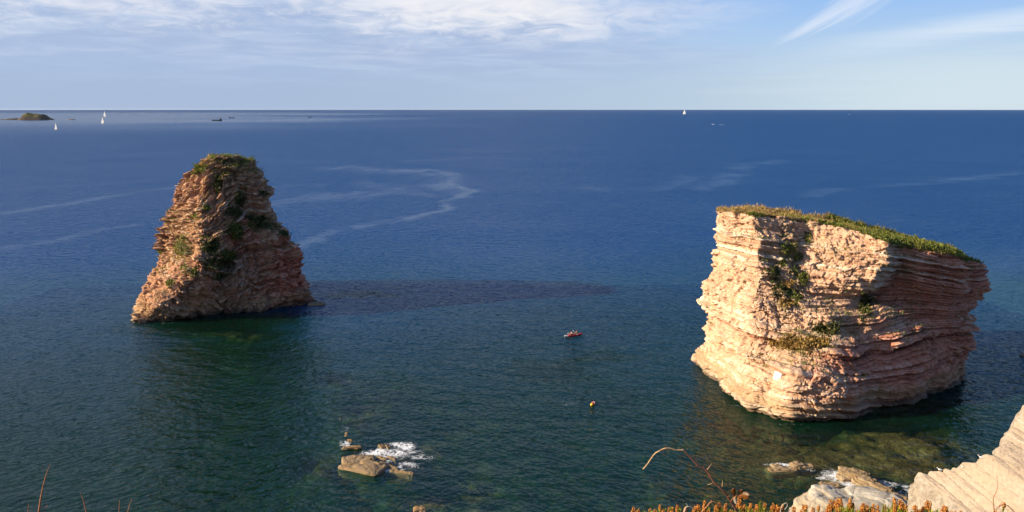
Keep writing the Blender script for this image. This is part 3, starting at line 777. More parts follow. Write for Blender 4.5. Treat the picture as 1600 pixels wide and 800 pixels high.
    bmesh.ops.bevel(mb.bm, geom=mb.bm.edges[:], offset=0.05, segments=1, affect='EDGES')
    WHITE_BLOCK = plain("pale_block", (0.70, 0.64, 0.56), 0.9, 0.1, 0.18, 2.0)
    tag(child(mb.build("rock_block", WHITE_BLOCK)), "fresh white block on the lower ledge")
    return k
FLAT = build_flat()

# ---- the tall conical stack on the left
RIDGES_TALL = [
    [(205, 506, None), (211, 487, 198), (223, 466, 204), (234, 441, 210), (236, 421, 213), (249, 387, 217), (250, 367, 218), (259, 348, 219), (274, 325, 220), (276, 297, 220), (288, 278, 220), (312, 256, 218), (328, 247, 217)],
    [(222, 507, None), (238, 485, 195.5), (272, 455, 196.3), (296, 432, 197.5), (309, 405, 200), (314, 380, 203), (315, 345, 206.8), (315, 310, 210), (321, 280, 211.5), (327, 262, 212.5), (336, 245, 214)],
    [(262, 502, None), (284, 475, 197.5), (312, 450, 198.8), (332, 420, 200.8), (343, 392, 203), (346, 362, 206.6), (349, 325, 209), (349, 290, 210.8), (348, 268, 212), (348, 243.5, 214)],
    [(320, 493, None), (330, 460, 204), (348, 425, 207), (362, 390, 209.5), (376, 360, 210.5), (374, 330, 211.5), (372, 300, 212), (368, 270, 213.5), (362, 242, 216)],
    [(380, 488, None), (386, 450, 209), (391, 410, 211), (398, 375, 212.5), (399, 352, 214.5), (398, 330, 214.5), (396, 290, 214.8), (386, 262, 216.5), (376, 247, 219)],
    [(440, 481, None), (440, 440, 214), (433, 400, 216), (426, 368, 217), (416, 345, 219), (414, 315, 219), (409, 280, 219.5), (395, 258, 221), (384, 248, 222)],
    [(490, 475, None), (487, 460, 219), (477, 437, 220), (471, 402, 221), (449, 369, 222.5), (431, 350, 224), (424, 321, 224.5), (418, 290, 225), (400, 262, 225), (387, 250, 225)],
    ['b', (455, 448, None), (430, 340, 236), (384, 250, 231)],
    ['b', (350, 440, None), (355, 330, 240), (358, 247, 232)],
    ['b', (262, 452, None), (295, 330, 232), (332, 249, 226)],
    ['b', (220, 478, None), (262, 350, 218), (324, 250, 217)],
]
def beds_tall(P):
    x, y, z = P[:, 0] + 68, P[:, 1] - 210, P[:, 2]
    up = sstep(z, 12, 30); fold = np.maximum(-x - 2, 0)
    return z - x * 0.06 + fold * (0.10 + up * 0.9) * 0.9 - 1.3 * np.sin(x * 0.13 + 0.4) * (1 - up) - np.maximum(-x - 8, 0) * 0.55 * (1 - up) + up * 1.6 * np.sin(x * 0.3 + z * 0.22) + up * x * 0.25
VEG_TALL = [(300, 264, 20, 14, .9), (358, 249, 30, 6, .9), (341, 286, 6, 22, .8), (366, 334, 14, 8, .8), (401, 342, 20, 10, .9), (412, 355, 30, 6, .7), (370, 364, 14, 16, .8), (285, 387, 16, 20, .8), (327, 387, 18, 14, .9), (343, 407, 26, 20, .9), (341, 431, 12, 6, .7), (374, 313, 8, 14, .7), (411, 303, 8, 6, .6), (362, 268, 24, 10, .5), (292, 418, 6, 6, .6), (262, 443, 6, 5, .5), (445, 366, 12, 8, .6), (300, 345, 30, 30, .25)]
def build_tall():
    def massive(P):
        px, py = project(P); return 1 - 0.5 * np.exp(-(((px - 400) / 60) ** 2 + ((py - 410) / 35) ** 2) ** 1.5) - 0.5 * sstep(-py, -400, -320)
    k = make_rock("stack_tall", RIDGES_TALL, 250, 720, ROCK_RED, beds_tall,
                  dict(low=1.7, big=0.80, mid=0.36, fine=0.16, blk=0.85, grit=0.40, gully=1.2, block=2.5, wob=1.7, bare=(-0.10, 0.45), massive=massive,
                       red=lambda P: sstep((P[:, 0] + 62) * 0.035 + 0.55 - (P[:, 2] - 12) * 0.02 + fbm(P, 0.10, 4, 0.6, seed=560) * 1.0, -0.1, 0.7)), 500, 26,
                  lambda C: fbm(C, 0.3, 3, seed=550) * 1.3 + 0.5, veg_marks=VEG_TALL, hidden=0.35, smooth=(3, 3), low=0.12)
    root = empty("sea_stack", (-66, 208, 0))
    tag(root, "tall cone shaped stack of reddish rock dotted with dark green shrubs", "rock stack")
    bpy.context.view_layer.update()
    def child(o): o.parent = root; o.matrix_parent_inverse = Matrix.Translation((66, -208, 0)); return o
    child(link_rock(k, "rock_body", None))
    P = np.concatenate([k['C'].reshape(-1, 3), k['W'][-4:].reshape(-1, 3)])
    me = foliage_mesh("grass", P, np.tile([0, 0, 1.0], (len(P), 1)), 1300, 0.42, 0.6, 21, 0.3)
    tag(child(link("grass", me, LEAF_GREEN)), None, None, None, 'stuff')
    for i, (mx, my, rx, ry, n, sz, mt) in enumerate([(303, 263, 17, 9, 1100, .5, LEAF_GREEN), (316, 256, 8, 5, 300, .45, LEAF_DRY), (341, 288, 4, 16, 500, .6, LEAF_DARK), (366, 334, 11, 6, 700, .7, LEAF_DARK), (401, 343, 15, 7, 700, .6, LEAF_DARK), (415, 354, 24, 5, 600, .55, LEAF_DARK), (392, 350, 8, 4, 160, .5, LEAF_GREEN), (370, 362, 10, 12, 900, .6, LEAF_GREEN),
                                                (285, 386, 10, 14, 900, .5, LEAF_GREEN), (275, 398, 6, 12, 260, .5, LEAF_DRY), (327, 386, 13, 9, 620, .6, LEAF_DARK), (345, 408, 20, 14, 900, .6, LEAF_DARK), (352, 398, 10, 7, 300, .55, LEAF_GREEN), (334, 418, 7, 5, 180, .5, LEAF_GREEN), (341, 432, 9, 5, 400, .6, LEAF_DARK), (374, 313, 6, 11, 500, .6, LEAF_DARK), (410, 303, 6, 5, 250, .6, LEAF_DARK),
                                                (292, 420, 6, 5, 260, .55, LEAF_GREEN), (267, 443, 5, 5, 220, .55, LEAF_GREEN), (358, 400, 12, 8, 500, .5, LEAF_GREEN), (307, 340, 5, 4, 160, .5, LEAF_GREEN), (322, 326, 5, 4, 160, .5, LEAF_GREEN), (304, 425, 5, 5, 240, .55, LEAF_GREEN), (445, 366, 9, 5, 350, .6, LEAF_DARK), (250, 393, 4, 4, 150, .5, LEAF_GREEN)]):
        p, nn = pick(k, mx, my, rx, ry, 600 + i)
        if len(p) < 4: continue
        child(tag(link("ledge_plants", foliage_mesh("ledge_plants", p, nn, n, sz, 0.4, 700 + i, 0.55), mt), None, None, None, 'stuff'))
    child(tag(tufts(k, 5200, 640, 0.5, LEAF_GREEN), None, None, None, 'stuff'))
    return k
TALL = build_tall()

# ------------------------------------------------------------------ lesser rocks
def boulder_mesh(name, size, power, amp, seed, dip=(0.0, 0.0), bedamp=0.12, nu=96, nv=56, blk=0.10):
    """A squarish lump (superellipsoid) split along tilted beds; local coordinates, z from -size to +size."""
    u = np.linspace(0, 2 * math.pi, nu, endpoint=False); v = np.linspace(-math.pi / 2 * 0.99999, math.pi / 2 * 0.99999, nv)
    U, Vv = np.meshgrid(u, v); e = 2.0 / power
    f = lambda a: np.sign(a) * np.abs(a) ** e
    P = np.stack([f(np.cos(Vv)) * f(np.cos(U)), f(np.cos(Vv)) * f(np.sin(U)), f(np.sin(Vv))], -1).reshape(-1, 3)
    Nn = P / (np.linalg.norm(P, axis=1, keepdims=True) + 1e-9)
    S = np.array(size); P = P * S; m = float(np.cbrt(S.prod()))
    off = np.array([seed * 3.7, seed * 1.3, seed * 2.1]); Q = P + off * m
    s = P[:, 2] + P[:, 0] * dip[0] + P[:, 1] * dip[1] + fbm(Q, 0.8 / m, 2, seed=seed) * 0.25 * m
    big = Beds(-30, 30, 0.30 * m, 0.75 * m, seed + 1, 0.12); fine = Beds(-30, 30, 0.08 * m, 0.22 * m, seed + 2, 0.25)
    cv, ce = cells(np.stack([Q[:, 0], Q[:, 1], s * 1.6], -1) / (0.55 * m), seed + 3)
    d = amp * m * fbm(Q, 0.9 / m, 3, seed=seed + 5) + bedamp * m * (big(s) * 0.7 + fine(s) * 0.35) + blk * m * cv - blk * m * 0.5 * (1 - sstep(ce, 0, 0.14)) + 0.05 * m * fbm(Q, 5 / m, 4, 0.6, seed=seed + 6)
    P = P + Nn * d[:, None]
    return np_mesh(name, P, grid_faces(nv, nu, True), {'bed': s / m * 3, 'hard': fine(s) * 0.7})

def reef(name, label, spot, pieces, mat, seed, group=None):
    """A rock awash: its lumps, each set where it breaks the surface."""
    c = sea(*spot); root = empty(name, c); tag(root, label, "rock", group)
    for i, (px, py, sx, sy, sz, up, rz, dip) in enumerate(pieces):
        p = sea(px, py, 0.0) - c; flat = sx > 1.6 and sy > 1.2
        o = link("rock_ledge", boulder_mesh("rock_ledge", (sx, sy, sz), 5.5, 0.05 if flat else 0.08, seed + i * 11, dip, 0.08 if flat else 0.12, blk=0.05 if flat else 0.10), mat, root, (p[0], p[1], up - sz)); o.rotation_euler = (0, 0, R(rz))
    return root

reef("reef_rock", "low tawny rock awash with white foam, left of centre below the kayak", (575, 728), [
    (567, 731, 3.7, 1.9, 1.0, 0.48, -24, (0.10, 0.05)), (552, 722, 1.7, 1.8, 1.0, 0.50, 16, (0.06, 0.05)), (563, 722, 2.2, 2.0, 0.9, 0.42, 5, (0.05, 0.05)), (578, 722, 0.8, 0.5, 1.0, 0.66, 10, (0.1, 0)), (589, 729, 1.0, 0.5, 1.0, 0.62, -8, (0.1, 0)),
    (606, 729, 2.3, 0.40, 0.9, 0.26, -34, (0.15, 0.1)), (628, 738, 2.0, 0.35, 0.8, 0.22, -18, (0.1, 0)), (596, 716, 1.2, 0.3, 0.8, 0.18, -30, (0.1, 0)), (612, 716, 1.0, 0.25, 0.8, 0.14, -30, (0.1, 0)), (597, 698, 0.45, 1.0, 0.9, 0.22, 34, (0.1, 0)), (606, 698, 0.40, 0.9, 0.9, 0.20, 30, (0.1, 0)), (550, 701, 1.6, 0.35, 0.8, 0.40, 4, (0.1, 0))], ROCK_REEF, 900)
reef("reef_rock", "broken line of small brown rock tips leading up to the foaming reef", (543, 682), [
    (541, 679, 0.30, 1.0, 0.8, 0.10, 14, (0.1, 0)), (547, 689, 0.40, 0.7, 0.8, 0.16, 20, (0.1, 0)), (531, 655, 0.15, 0.7, 0.7, 0.04, 12, (0.1, 0))], ROCK_REEF, 1000)
reef("reef_rock", "brown rock in foam below the flat topped stack, nearest its foot", (1245, 731), [
    (1245, 729, 0.95, 0.8, 1.0, 0.62, 15, (0.2, 0.1)), (1258, 730, 1.4, 0.6, 0.9, 0.42, 8, (0.2, 0.1)), (1222, 733, 2.4, 1.0, 0.8, 0.16, 6, (0.1, 0)), (1213, 729, 0.8, 0.7, 0.7, 0.22, 6, (0.1, 0))], ROCK_REEF, 1100)
reef("reef_rock", "long tan rib of rock running out behind the white boulder", (1350, 758), [
    (1327, 743, 1.5, 1.1, 1.1, 0.9, -10, (0.2, 0.1)), (1338, 748, 1.9, 1.0, 1.2, 1.15, -30, (0.3, 0.1)), (1352, 757, 1.6, 0.9, 1.2, 1.0, -40, (0.3, 0.1)), (1366, 764, 1.3, 0.75, 1.1, 0.8, -35, (0.3, 0.1)), (1377, 769, 1.6, 0.75, 1.1, 0.75, -30, (0.3, 0.1)),
    (1392, 775, 1.0, 0.6, 0.9, 0.4, -30, (0.2, 0.1)), (1404, 780, 1.4, 0.7, 0.9, 0.5, -35, (0.2, 0.1)), (1318, 748, 0.9, 1.0, 1.0, 0.35, 10, (0.1, 0)), (1298, 757, 1.6, 0.8, 0.7, 0.10, 0, (0.1, 0))], ROCK_REEF, 1200)
reef("reef_rock", "small brown rock tip at the bottom edge right of the foaming reef", (655, 796), [(655, 797, 0.8, 0.6, 0.8, 0.35, 10, (0.1, 0)), (661, 800, 0.5, 0.4, 0.8, 0.25, 0, (0.1, 0))], ROCK_REEF, 1300)
reef("reef_rock", "dark reef just breaking the water at the right edge of the view", (1600, 556), [(1604, 556, 1.3, 0.9, 0.9, 0.25, 10, (0.1, 0)), (1614, 553, 1.6, 1.0, 0.9, 0.4, 10, (0.1, 0))], ROCK_REEF, 1400)
reef("reef_rock", "low dark ledge trailing off the right foot of the cone shaped stack", (497, 476), [(494, 476, 2.2, 1.4, 0.9, 0.5, 5, (0.1, 0)), (502, 475.5, 1.3, 0.9, 0.8, 0.25, 0, (0.1, 0))], ROCK_REEF, 1500)

c = at(1335, 790, 95.5)
o = link("white_boulder", boulder_mesh("white_boulder", (7.9, 3.6, 4.6), 2.9, 0.24, 1610, (0.25, 0.15), 0.05, 180, 110, 0.05), ROCK_WHITE, None, (c[0], c[1] + 0.6, -0.1))
o.rotation_euler = (0, 0, R(-10)); tag(o, "big chalky white boulder in the shallows behind the orange heath spikes", "boulder")

# the bare limestone slab that runs down from the headland on the right
def build_slab():
    edge = [(1434, 741, 86.3), (1448, 740, 85.8), (1470, 736, 84.8), (1500, 732, 83.3), (1522, 722, 82.0), (1552, 713, 81.0), (1575, 686, 82.2), (1602, 640, 84), (1660, 560, 88), (1760, 470, 95)]
    E0 = np.array([at(*q) for q in edge]); L = np.concatenate([[0], np.cumsum(np.linalg.norm(np.diff(E0, axis=0), axis=1))])
    D = at(1522, 803, 78.2) - at(1450, 744, 85.6); dl = np.linalg.norm(D); D /= dl
    na, nb = 420, 150
    a = np.linspace(0, L[-1], na); E1 = np.stack([np.interp(a, L, E0[:, i]) for i in range(3)], -1)
    E1 = smooth_axis(E1, 5, 0, False)
    b = np.linspace(0, 1, nb) ** 1.3 * 30.0
    T = np.gradient(E1, axis=0); T /= np.linalg.norm(T, axis=1, keepdims=True)
    Nn = np.cross(T, D); Nn *= np.sign(Nn[:, 2:3]); Nn /= np.linalg.norm(Nn, axis=1, keepdims=True)
    A, Bb = np.meshgrid(a, b, indexing='ij')
    seed = np.stack([A, Bb * 0.12, A * 0], -1).reshape(-1, 3)
    ph = A / 1.75 + fbm(seed, 0.35, 3, seed=1701).reshape(A.shape) * 0.9 + Bb * 0.006
    rib = np.abs(np.sin(ph * math.pi)) ** 0.8; saw = ph - np.floor(ph)
    fade = np.exp(-Bb / 16)
    iso = np.stack([A, Bb, A * 0], -1).reshape(-1, 3)
    h = (rib * 0.12 + saw * 0.11) * (0.55 + 0.45 * fade) + fbm(iso, 0.45, 4, seed=1702).reshape(A.shape) * 0.22 + fbm(iso * [1, 0.3, 1], 2.2, 4, 0.6, seed=1703).reshape(A.shape) * 0.09
    notch = rib[:, :1] * 0.55 + fbm(np.stack([a, a * 0, a * 0], -1), 0.9, 4, 0.6, seed=1704)[:, None] * 0.5
    P = E1[:, None] + D[None, None] * (Bb + (0.25 - notch) * np.exp(-Bb / 1.2))[..., None] + Nn[:, None] * h[..., None]
    # broken faces below the two free edges, down to the sea
    def skirt(line, outward, n, drop, sd):
        t = np.linspace(0, 1, n + 1)[1:] ** 1.2
        z = line[:, 2:3] - t[None] * (line[:, 2:3] + 3.0)
        q = np.repeat(line[:, None], n, 1); q[..., 2] = z
        dep = line[:, 2:3] - z
        ns = fbm(q.reshape(-1, 3), 0.35, 4, 0.6, seed=sd).reshape(z.shape); cv, ce = cells(q.reshape(-1, 3) / 1.8, sd + 3)
        q += outward[None, None] * (dep * drop + np.minimum(dep, 1.0) * (ns * 0.9 + cv.reshape(z.shape) * 0.45 + 0.25))[..., None]
        return q
    back = skirt(P[:, 0], np.array([-0.35, 0.9, 0.0]), 40, 0.06, 1710)
    full = np.concatenate([back[:, ::-1], P], 1)
    end = skirt(full[0], np.array([-0.95, -0.15, 0.0]), 46, 0.13, 1720)
    full = np.concatenate([end.transpose(1, 0, 2)[::-1], full], 0)
    na2, nb2 = full.shape[:2]; V = full.reshape(-1, 3)
    m, g = material("pale_limestone")
    pos = g.node('ShaderNodeNewGeometry').outputs['Position']
    vn, _ = g.attr('vein'); top, _ = g.attr('top')
    n1 = g.noise(pos, 0.30, 5, 0.6, 0.5); n2 = g.noise(pos, 2.2, 5, 0.65, 0.2); n3 = g.noise(pos, 9.0, 4, 0.7)
    col = g.ramp(n1 * 0.5 + n2 * 0.3 + n3 * 0.2, [(0.30, (0.24, 0.185, 0.135)), (0.5, (0.38, 0.305, 0.235)), (0.68, (0.46, 0.39, 0.31))])
    col = g.mix(1.0 - top, col, g.ramp(n2, [(0.3, (0.22, 0.18, 0.14)), (0.7, (0.43, 0.38, 0.32))]))
    col = g.mix((vn * g.step(n2, 0.3, 0.5)) * 0.6, col, (0.62, 0.60, 0.55))
    col = g.mix(g.step(g.noise(pos, 0.9, 3, 0.6, 1.0), 0.60, 0.72) * 0.35, col, (0.40, 0.26, 0.13))
    g.out(g.principled(col, 0.92, 0.15, g.bump(n2 * 0.6 + n3 * 0.25, 0.55)))
    vein = np.zeros((na2, nb2)); tp = np.zeros((na2, nb2)); tp[46:, 40:] = 1.0
    ia = np.arange(na2) - 46
    vein[46:, 40:] = np.exp(-((A - 14.3 + Bb * 0.03) / 0.10) ** 2) + 0.8 * np.exp(-((A - 12.2 + Bb * 0.02) / 0.06) ** 2)
    f = grid_faces(na2, nb2, False, False)
    o = link("limestone_slab", np_mesh("limestone_slab", V, f, {'vein': vein.ravel(), 'top': tp.ravel()}), m)
    tag(o, "smooth ribbed slab of pale cream limestone sloping down at the lower right", "rock slab")
    return P
SLAB = build_slab()

# ------------------------------------------------------------------ birds
WHITE_FEATHER = plain("white_feather", (0.80, 0.80, 0.80), 0.7, 0.2, 0.05); GREY_FEATHER = plain("grey_feather", (0.42, 0.44, 0.47), 0.7, 0.2, 0.08); YELLOW_HORN = plain("yellow_horn", (0.65, 0.42, 0.05), 0.5, 0.3)
def make_gull():
    r = empty("gull"); mb = MB(); rings = []
    # one body from tail to bill, facing +x
    for x, z, w, h in [(-0.26, 0.17, 0.02, 0.012), (-0.18, 0.175, 0.05, 0.03), (-0.08, 0.19, 0.08, 0.065), (0.02, 0.20, 0.09, 0.08), (0.10, 0.22, 0.075, 0.075), (0.145, 0.27, 0.05, 0.055), (0.165, 0.32, 0.045, 0.045), (0.19, 0.35, 0.045, 0.045), (0.225, 0.352, 0.03, 0.03), (0.24, 0.35, 0.012, 0.012)]:
        rings.append([(x + (0.02 * math.cos(a) if z > .25 else 0), w * math.sin(a), z + h * math.cos(a)) for a in [2 * math.pi * k / 10 for k in range(10)]])
    mb.loft(rings).build("body", WHITE_FEATHER, r)
    MB().loft([[(0.235 + dx, s * w, 0.348 + z * w) for s, z in ((1, 1), (-1, 1), (-1, -1), (1, -1))] for dx, w in ((0, 0.013), (0.04, 0.010), (0.06, 0.003))]).build("beak", YELLOW_HORN, r)
    for sgn in (-1, 1):
        MB().loft([[(x, sgn * (y + t * ca), z + hh * sa) for ca, sa in [(math.cos(q), math.sin(q)) for q in [2 * math.pi * k / 8 for k in range(8)]]] for x, y, z, t, hh in ((0.10, 0.070, 0.225, 0.012, 0.03), (0.0, 0.088, 0.215, 0.016, 0.055), (-0.14, 0.065, 0.195, 0.014, 0.04), (-0.30, 0.018, 0.185, 0.006, 0.012))]).build("wing", GREY_FEATHER, r)
        mb = MB(); mb.tube([(0.01, sgn * 0.035, 0.14), (0.015, sgn * 0.035, 0.07), (0.005, sgn * 0.035, 0.01)], 0.006, 5)
        for k in (-1, 0, 1): mb.tube([(0.005, sgn * 0.035, 0.008), (0.06, sgn * 0.035 + k * 0.02, 0.004)], [0.005, 0.003], 4)
        mb.build("leg", YELLOW_HORN, r)
    return r
GULL = make_gull()
GULL['category'] = "gull"
def on_surface(P, px, py):
    x, y = project(P); i = int(np.argmin((x - px) ** 2 + (y - py) ** 2)); return P[i]
first = True
for px, py, rz, lab in [(1467, 739, 150, "white gull on the slab's notched edge, nearest its pointed tip"), (1510, 730, 170, "white gull perched between two others on the pale slab's edge"), (1533, 720, 140, "white gull on the slab's notched edge, farthest up from its tip")]:
    p = on_surface(SLAB[:, :3].reshape(-1, 3), px, py)
    g_ = GULL if first else copy_thing(GULL); first = False
    g_.location = p + np.array([0, -0.1, 0.06]); g_.rotation_euler = (0, 0, R(rz)); g_.scale = (1.15,) * 3; g_['label'] = lab; g_['group'] = "gulls standing on the pale slab"
spots = [(1176, 322), (1192, 325), (1215, 327), (1301, 341), (1328, 346), (1334, 349), (1351, 350), (1400, 362), (1445, 371), (1478, 388)]
words = ["leftmost gull of the row resting on the grassy stack top", "second gull from the left along the grassy stack top", "third gull from the left along the grassy stack top", "fourth gull from the left, where the grass turns green", "fifth gull from the left, first of three close together on the stack",
         "sixth gull from the left, middle of three close together on the stack", "seventh gull from the left, last of three close together on the stack", "third gull from the right along the green side of the crown", "second gull from the right along the green side of the crown", "rightmost gull of the row, low on the sloping green crown"]
CAPP = np.concatenate([FLAT['C'].reshape(-1, 3), FLAT['W'][-1]])
for i, ((px, py), w) in enumerate(zip(spots, words)):
    p = on_surface(CAPP, px, py + 2); b = copy_thing(GULL, p + np.array([0, 0, 0.22]), R(40 + 67 * i), w, 1.25); b['group'] = "gulls resting on the flat topped stack"

# ------------------------------------------------------------------ kayak with two paddlers, float
RED = plain("red_plastic", (0.55, 0.012, 0.014), 0.35, 0.5, 0.08, 4); CREAM = plain("cream_plastic", (0.75, 0.70, 0.62), 0.4, 0.5); DARK = plain("dark_cloth", (0.018, 0.018, 0.022), 0.8, 0.2)
SKIN = plain("skin", (0.40, 0.20, 0.12), 0.55, 0.35, 0.06, 20); HAIR = plain("dark_hair", (0.02, 0.013, 0.008), 0.6, 0.3, 0.2, 60); YELLOW = plain("yellow_plastic", (0.75, 0.45, 0.01), 0.35, 0.5, 0.06, 4)
GREYP = plain("grey_alloy", (0.30, 0.31, 0.33), 0.4, 0.5)
def hull_rings(L, W, H, n=18, sheer=0.10, keel=0.10):
    rings = []
    for i in range(n + 1):
        t = -1 + 2 * i / n; w = max(W / 2 * (1 - abs(t) ** 2.6), 0.012); top = H + sheer * abs(t) ** 2.2; bot = -keel + (keel + H * 0.55) * abs(t) ** 6
        rings.append([(t * L / 2, w * cy, bot + (top - bot) * cz) for cy, cz in ((0.0, 0.0), (0.55, 0.08), (0.92, 0.38), (1.0, 0.72), (0.90, 0.95), (0.5, 1.0), (0, 1.0), (-0.5, 1.0), (-0.90, 0.95), (-1.0, 0.72), (-0.92, 0.38), (-0.55, 0.08))])
    return rings
kc = sea(896, 524.5); KD = sea(880.5, 526) - sea(911.5, 521.5); k_rz = math.atan2(KD[1], KD[0]); KL = 5.0
def build_kayak():
    root = empty("kayak", kc, k_rz); tag(root, "long red sit on top kayak with a pale bow, carrying two people", "kayak")
    rings = hull_rings(KL, 0.84, 0.30, 22)
    MB().loft(rings[:19]).build("hull", RED, root)
    MB().loft([[tuple(Vector(p) * 1.0 + Vector((0.004, 0, 0))) for p in r] for r in rings[18:]]).build("bow_cap", CREAM, root)
    for x in (0.48, -0.85):
        mb = MB(); mb.box((0.48, 0.46, 0.05), Matrix.Translation((x, 0, 0.33))); mb.box((0.06, 0.44, 0.34), Matrix.Translation((x - 0.25, 0, 0.48)) @ Matrix.Rotation(R(-12), 4, 'Y'))
        bmesh.ops.bevel(mb.bm, geom=mb.bm.edges[:], offset=0.015, segments=1, affect='EDGES'); mb.build("seat", DARK, root)
    mb = MB()
    for y in (0.40, -0.40): mb.tube([(1.9, y * .45, 0.36), (1.1, y * .93, 0.315), (0, y, 0.305), (-1.1, y * .93, 0.315), (-1.9, y * .45, 0.36)], 0.012, 5)
    mb.build("deck_line", GREYP, root)
    return root
build_kayak()
def build_paddler(x0, label, vest, lean, paddle_tilt, plabel):
    """A seated figure facing the bow (+x), legs out in front, both hands round a paddle."""
    M = Matrix.Translation(Vector(kc)) @ Matrix.Rotation(k_rz, 4, 'Z')
    root = empty("person", M @ Vector((x0, 0, 0.36)), k_rz); tag(root, label, "person")
    hx = lean
    v = [(0, 0, 0.10), (0.02 + hx * .3, 0, 0.26), (0.03 + hx * .7, 0, 0.42), (0.03 + hx, 0, 0.53), (0.04 + hx, 0, 0.61), (0.06 + hx * 1.1, 0, 0.70), (0.07 + hx * 1.1, 0, 0.80)]
    rad = [0.15, (0.14, 0.12), (0.165, 0.12), (0.12, 0.09), 0.055, (0.075, 0.09), (0.07, 0.085)]
    e = [(0, 1), (1, 2), (2, 3), (3, 4), (4, 5), (5, 6)]
    def chain(start, pts, rr):
        last = start
        for p, r in zip(pts, rr): v.append(p); rad.append(r); e.append((last, len(v) - 1)); last = len(v) - 1
        return last
    grips = []
    for s in (1, -1):
        chain(0, [(0.08, s * 0.10, 0.09), (0.42, s * 0.17, 0.24), (0.76, s * 0.13, 0.05), (0.88, s * 0.13, 0.09)], [0.095, 0.072, 0.045, 0.038])
        gz = 0.36 + s * paddle_tilt; grip = (0.40 + hx, s * 0.29, gz); grips.append(grip)
        w = chain(3, [(0.03 + hx, s * 0.19, 0.50), (0.14 + hx, s * 0.30, 0.30 + s * paddle_tilt * .4), (0.33 + hx, s * 0.29, gz)], [0.065, 0.045, 0.032])
        p = chain(w, [(0.385 + hx, s * 0.29, gz - 0.012)], [0.034])
        for k in range(4):                              # four fingers closed round the shaft
            y = s * 0.29 + (k - 1.5) * 0.021; l = (0.026, 0.03, 0.028, 0.022)[k]
            chain(p, [(0.42 + hx, y, gz + 0.022), (0.42 + hx + l, y, gz + 0.012), (0.425 + hx + l * .6, y, gz - 0.018)], [0.009, 0.009, 0.008])
        chain(p, [(0.39 + hx, s * (0.29 - 0.045), gz - 0.018), (0.42 + hx, s * (0.29 - 0.05), gz - 0.022)], [0.011, 0.009])
    skin("body", v, e, rad, SKIN, root, 1)
    hx2 = 0.065 + hx * 1.1
    mb = MB(); mb.ball((hx2 - 0.02, 0, 0.80), (0.100, 0.088, 0.085), 2); mb.ball((hx2 - 0.055, 0, 0.73), (0.06, 0.078, 0.075), 2); mb.build("hair", HAIR, root)
    mb = MB(); mb.loft([[(hx2 + 0.075, s * .016, 0.755), (hx2 + 0.105, 0, 0.735), (hx2 + 0.07, -s * .016, 0.73)] for s in (1, 0.6)]); mb.build("nose", SKIN, root)
    for s in (1, -1):
        MB().ball((hx2 + 0.078, s * 0.032, 0.765), (0.008, 0.014, 0.009), 1).build("eye", HAIR, root); MB().ball((hx2, s * 0.083, 0.75), (0.02, 0.012, 0.032), 1).build("ear", SKIN, root)
    MB().ball((hx2 + 0.076, 0, 0.705), (0.010, 0.024, 0.006), 1).build("mouth", plain("lips", (0.32, 0.10, 0.08)), root)
    mb = MB(); mb.loft([[(cx + rx * math.cos(a), ry * math.sin(a), z) for a in [2 * math.pi * k / 14 for k in range(14)]] for cx, rx, ry, z in ((0.02, 0.165, 0.19, 0.02), (0.02, 0.17, 0.185, 0.12), (0.02, 0.15, 0.165, 0.19))]); mb.build("shorts", DARK, root)
    if vest:
        mb = MB(); mb.loft([[(cx + rx * math.cos(a), ry * math.sin(a), z) for a in [2 * math.pi * k / 14 for k in range(14)]] for cx, rx, ry, z in ((0.02 + hx * .3, 0.15, 0.165, 0.20), (0.02 + hx * .6, 0.155, 0.19, 0.36), (0.03 + hx * .9, 0.14, 0.19, 0.48), (0.03 + hx, 0.10, 0.12, 0.56))]); mb.build("vest", DARK, root)
    pr = empty("paddle", M @ Vector((x0, 0, 0.36)), k_rz); tag(pr, plabel, "paddle")
    a, b = Vector(grips[0]), Vector(grips[1]); mid = (a + b) / 2; d = (a - b).normalized()
    MB().tube([mid - d * 0.78, mid + d * 0.78], 0.014, 8).build("shaft", GREYP, pr)
    for s in (1, -1):
        c0 = mid + d * s * 0.74; mb = MB()
        mb.loft([[tuple(c0 + d * s * t + Vector((q * th, 0, 0)) + Vector((0, 0, 1)).cross(d).normalized() * 0 + Vector((0.0, 0, p * w))) for p, q in ((1, 1), (-1, 1), (-1, -1), (1, -1))] for t, w, th in ((0, 0.02, 0.012), (0.1, 0.07, 0.008), (0.3, 0.09, 0.006), (0.42, 0.05, 0.005))]); mb.build("blade", GREYP, pr)
build_paddler(0.48, "dark haired person without a shirt paddling in the front of the kayak", False, 0.06, 0.07, "double bladed paddle held by the shirtless person in front")
build_paddler(-0.85, "person in a dark vest paddling in the back of the kayak", True, -0.01, -0.06, "double bladed paddle held by the person in the dark vest")

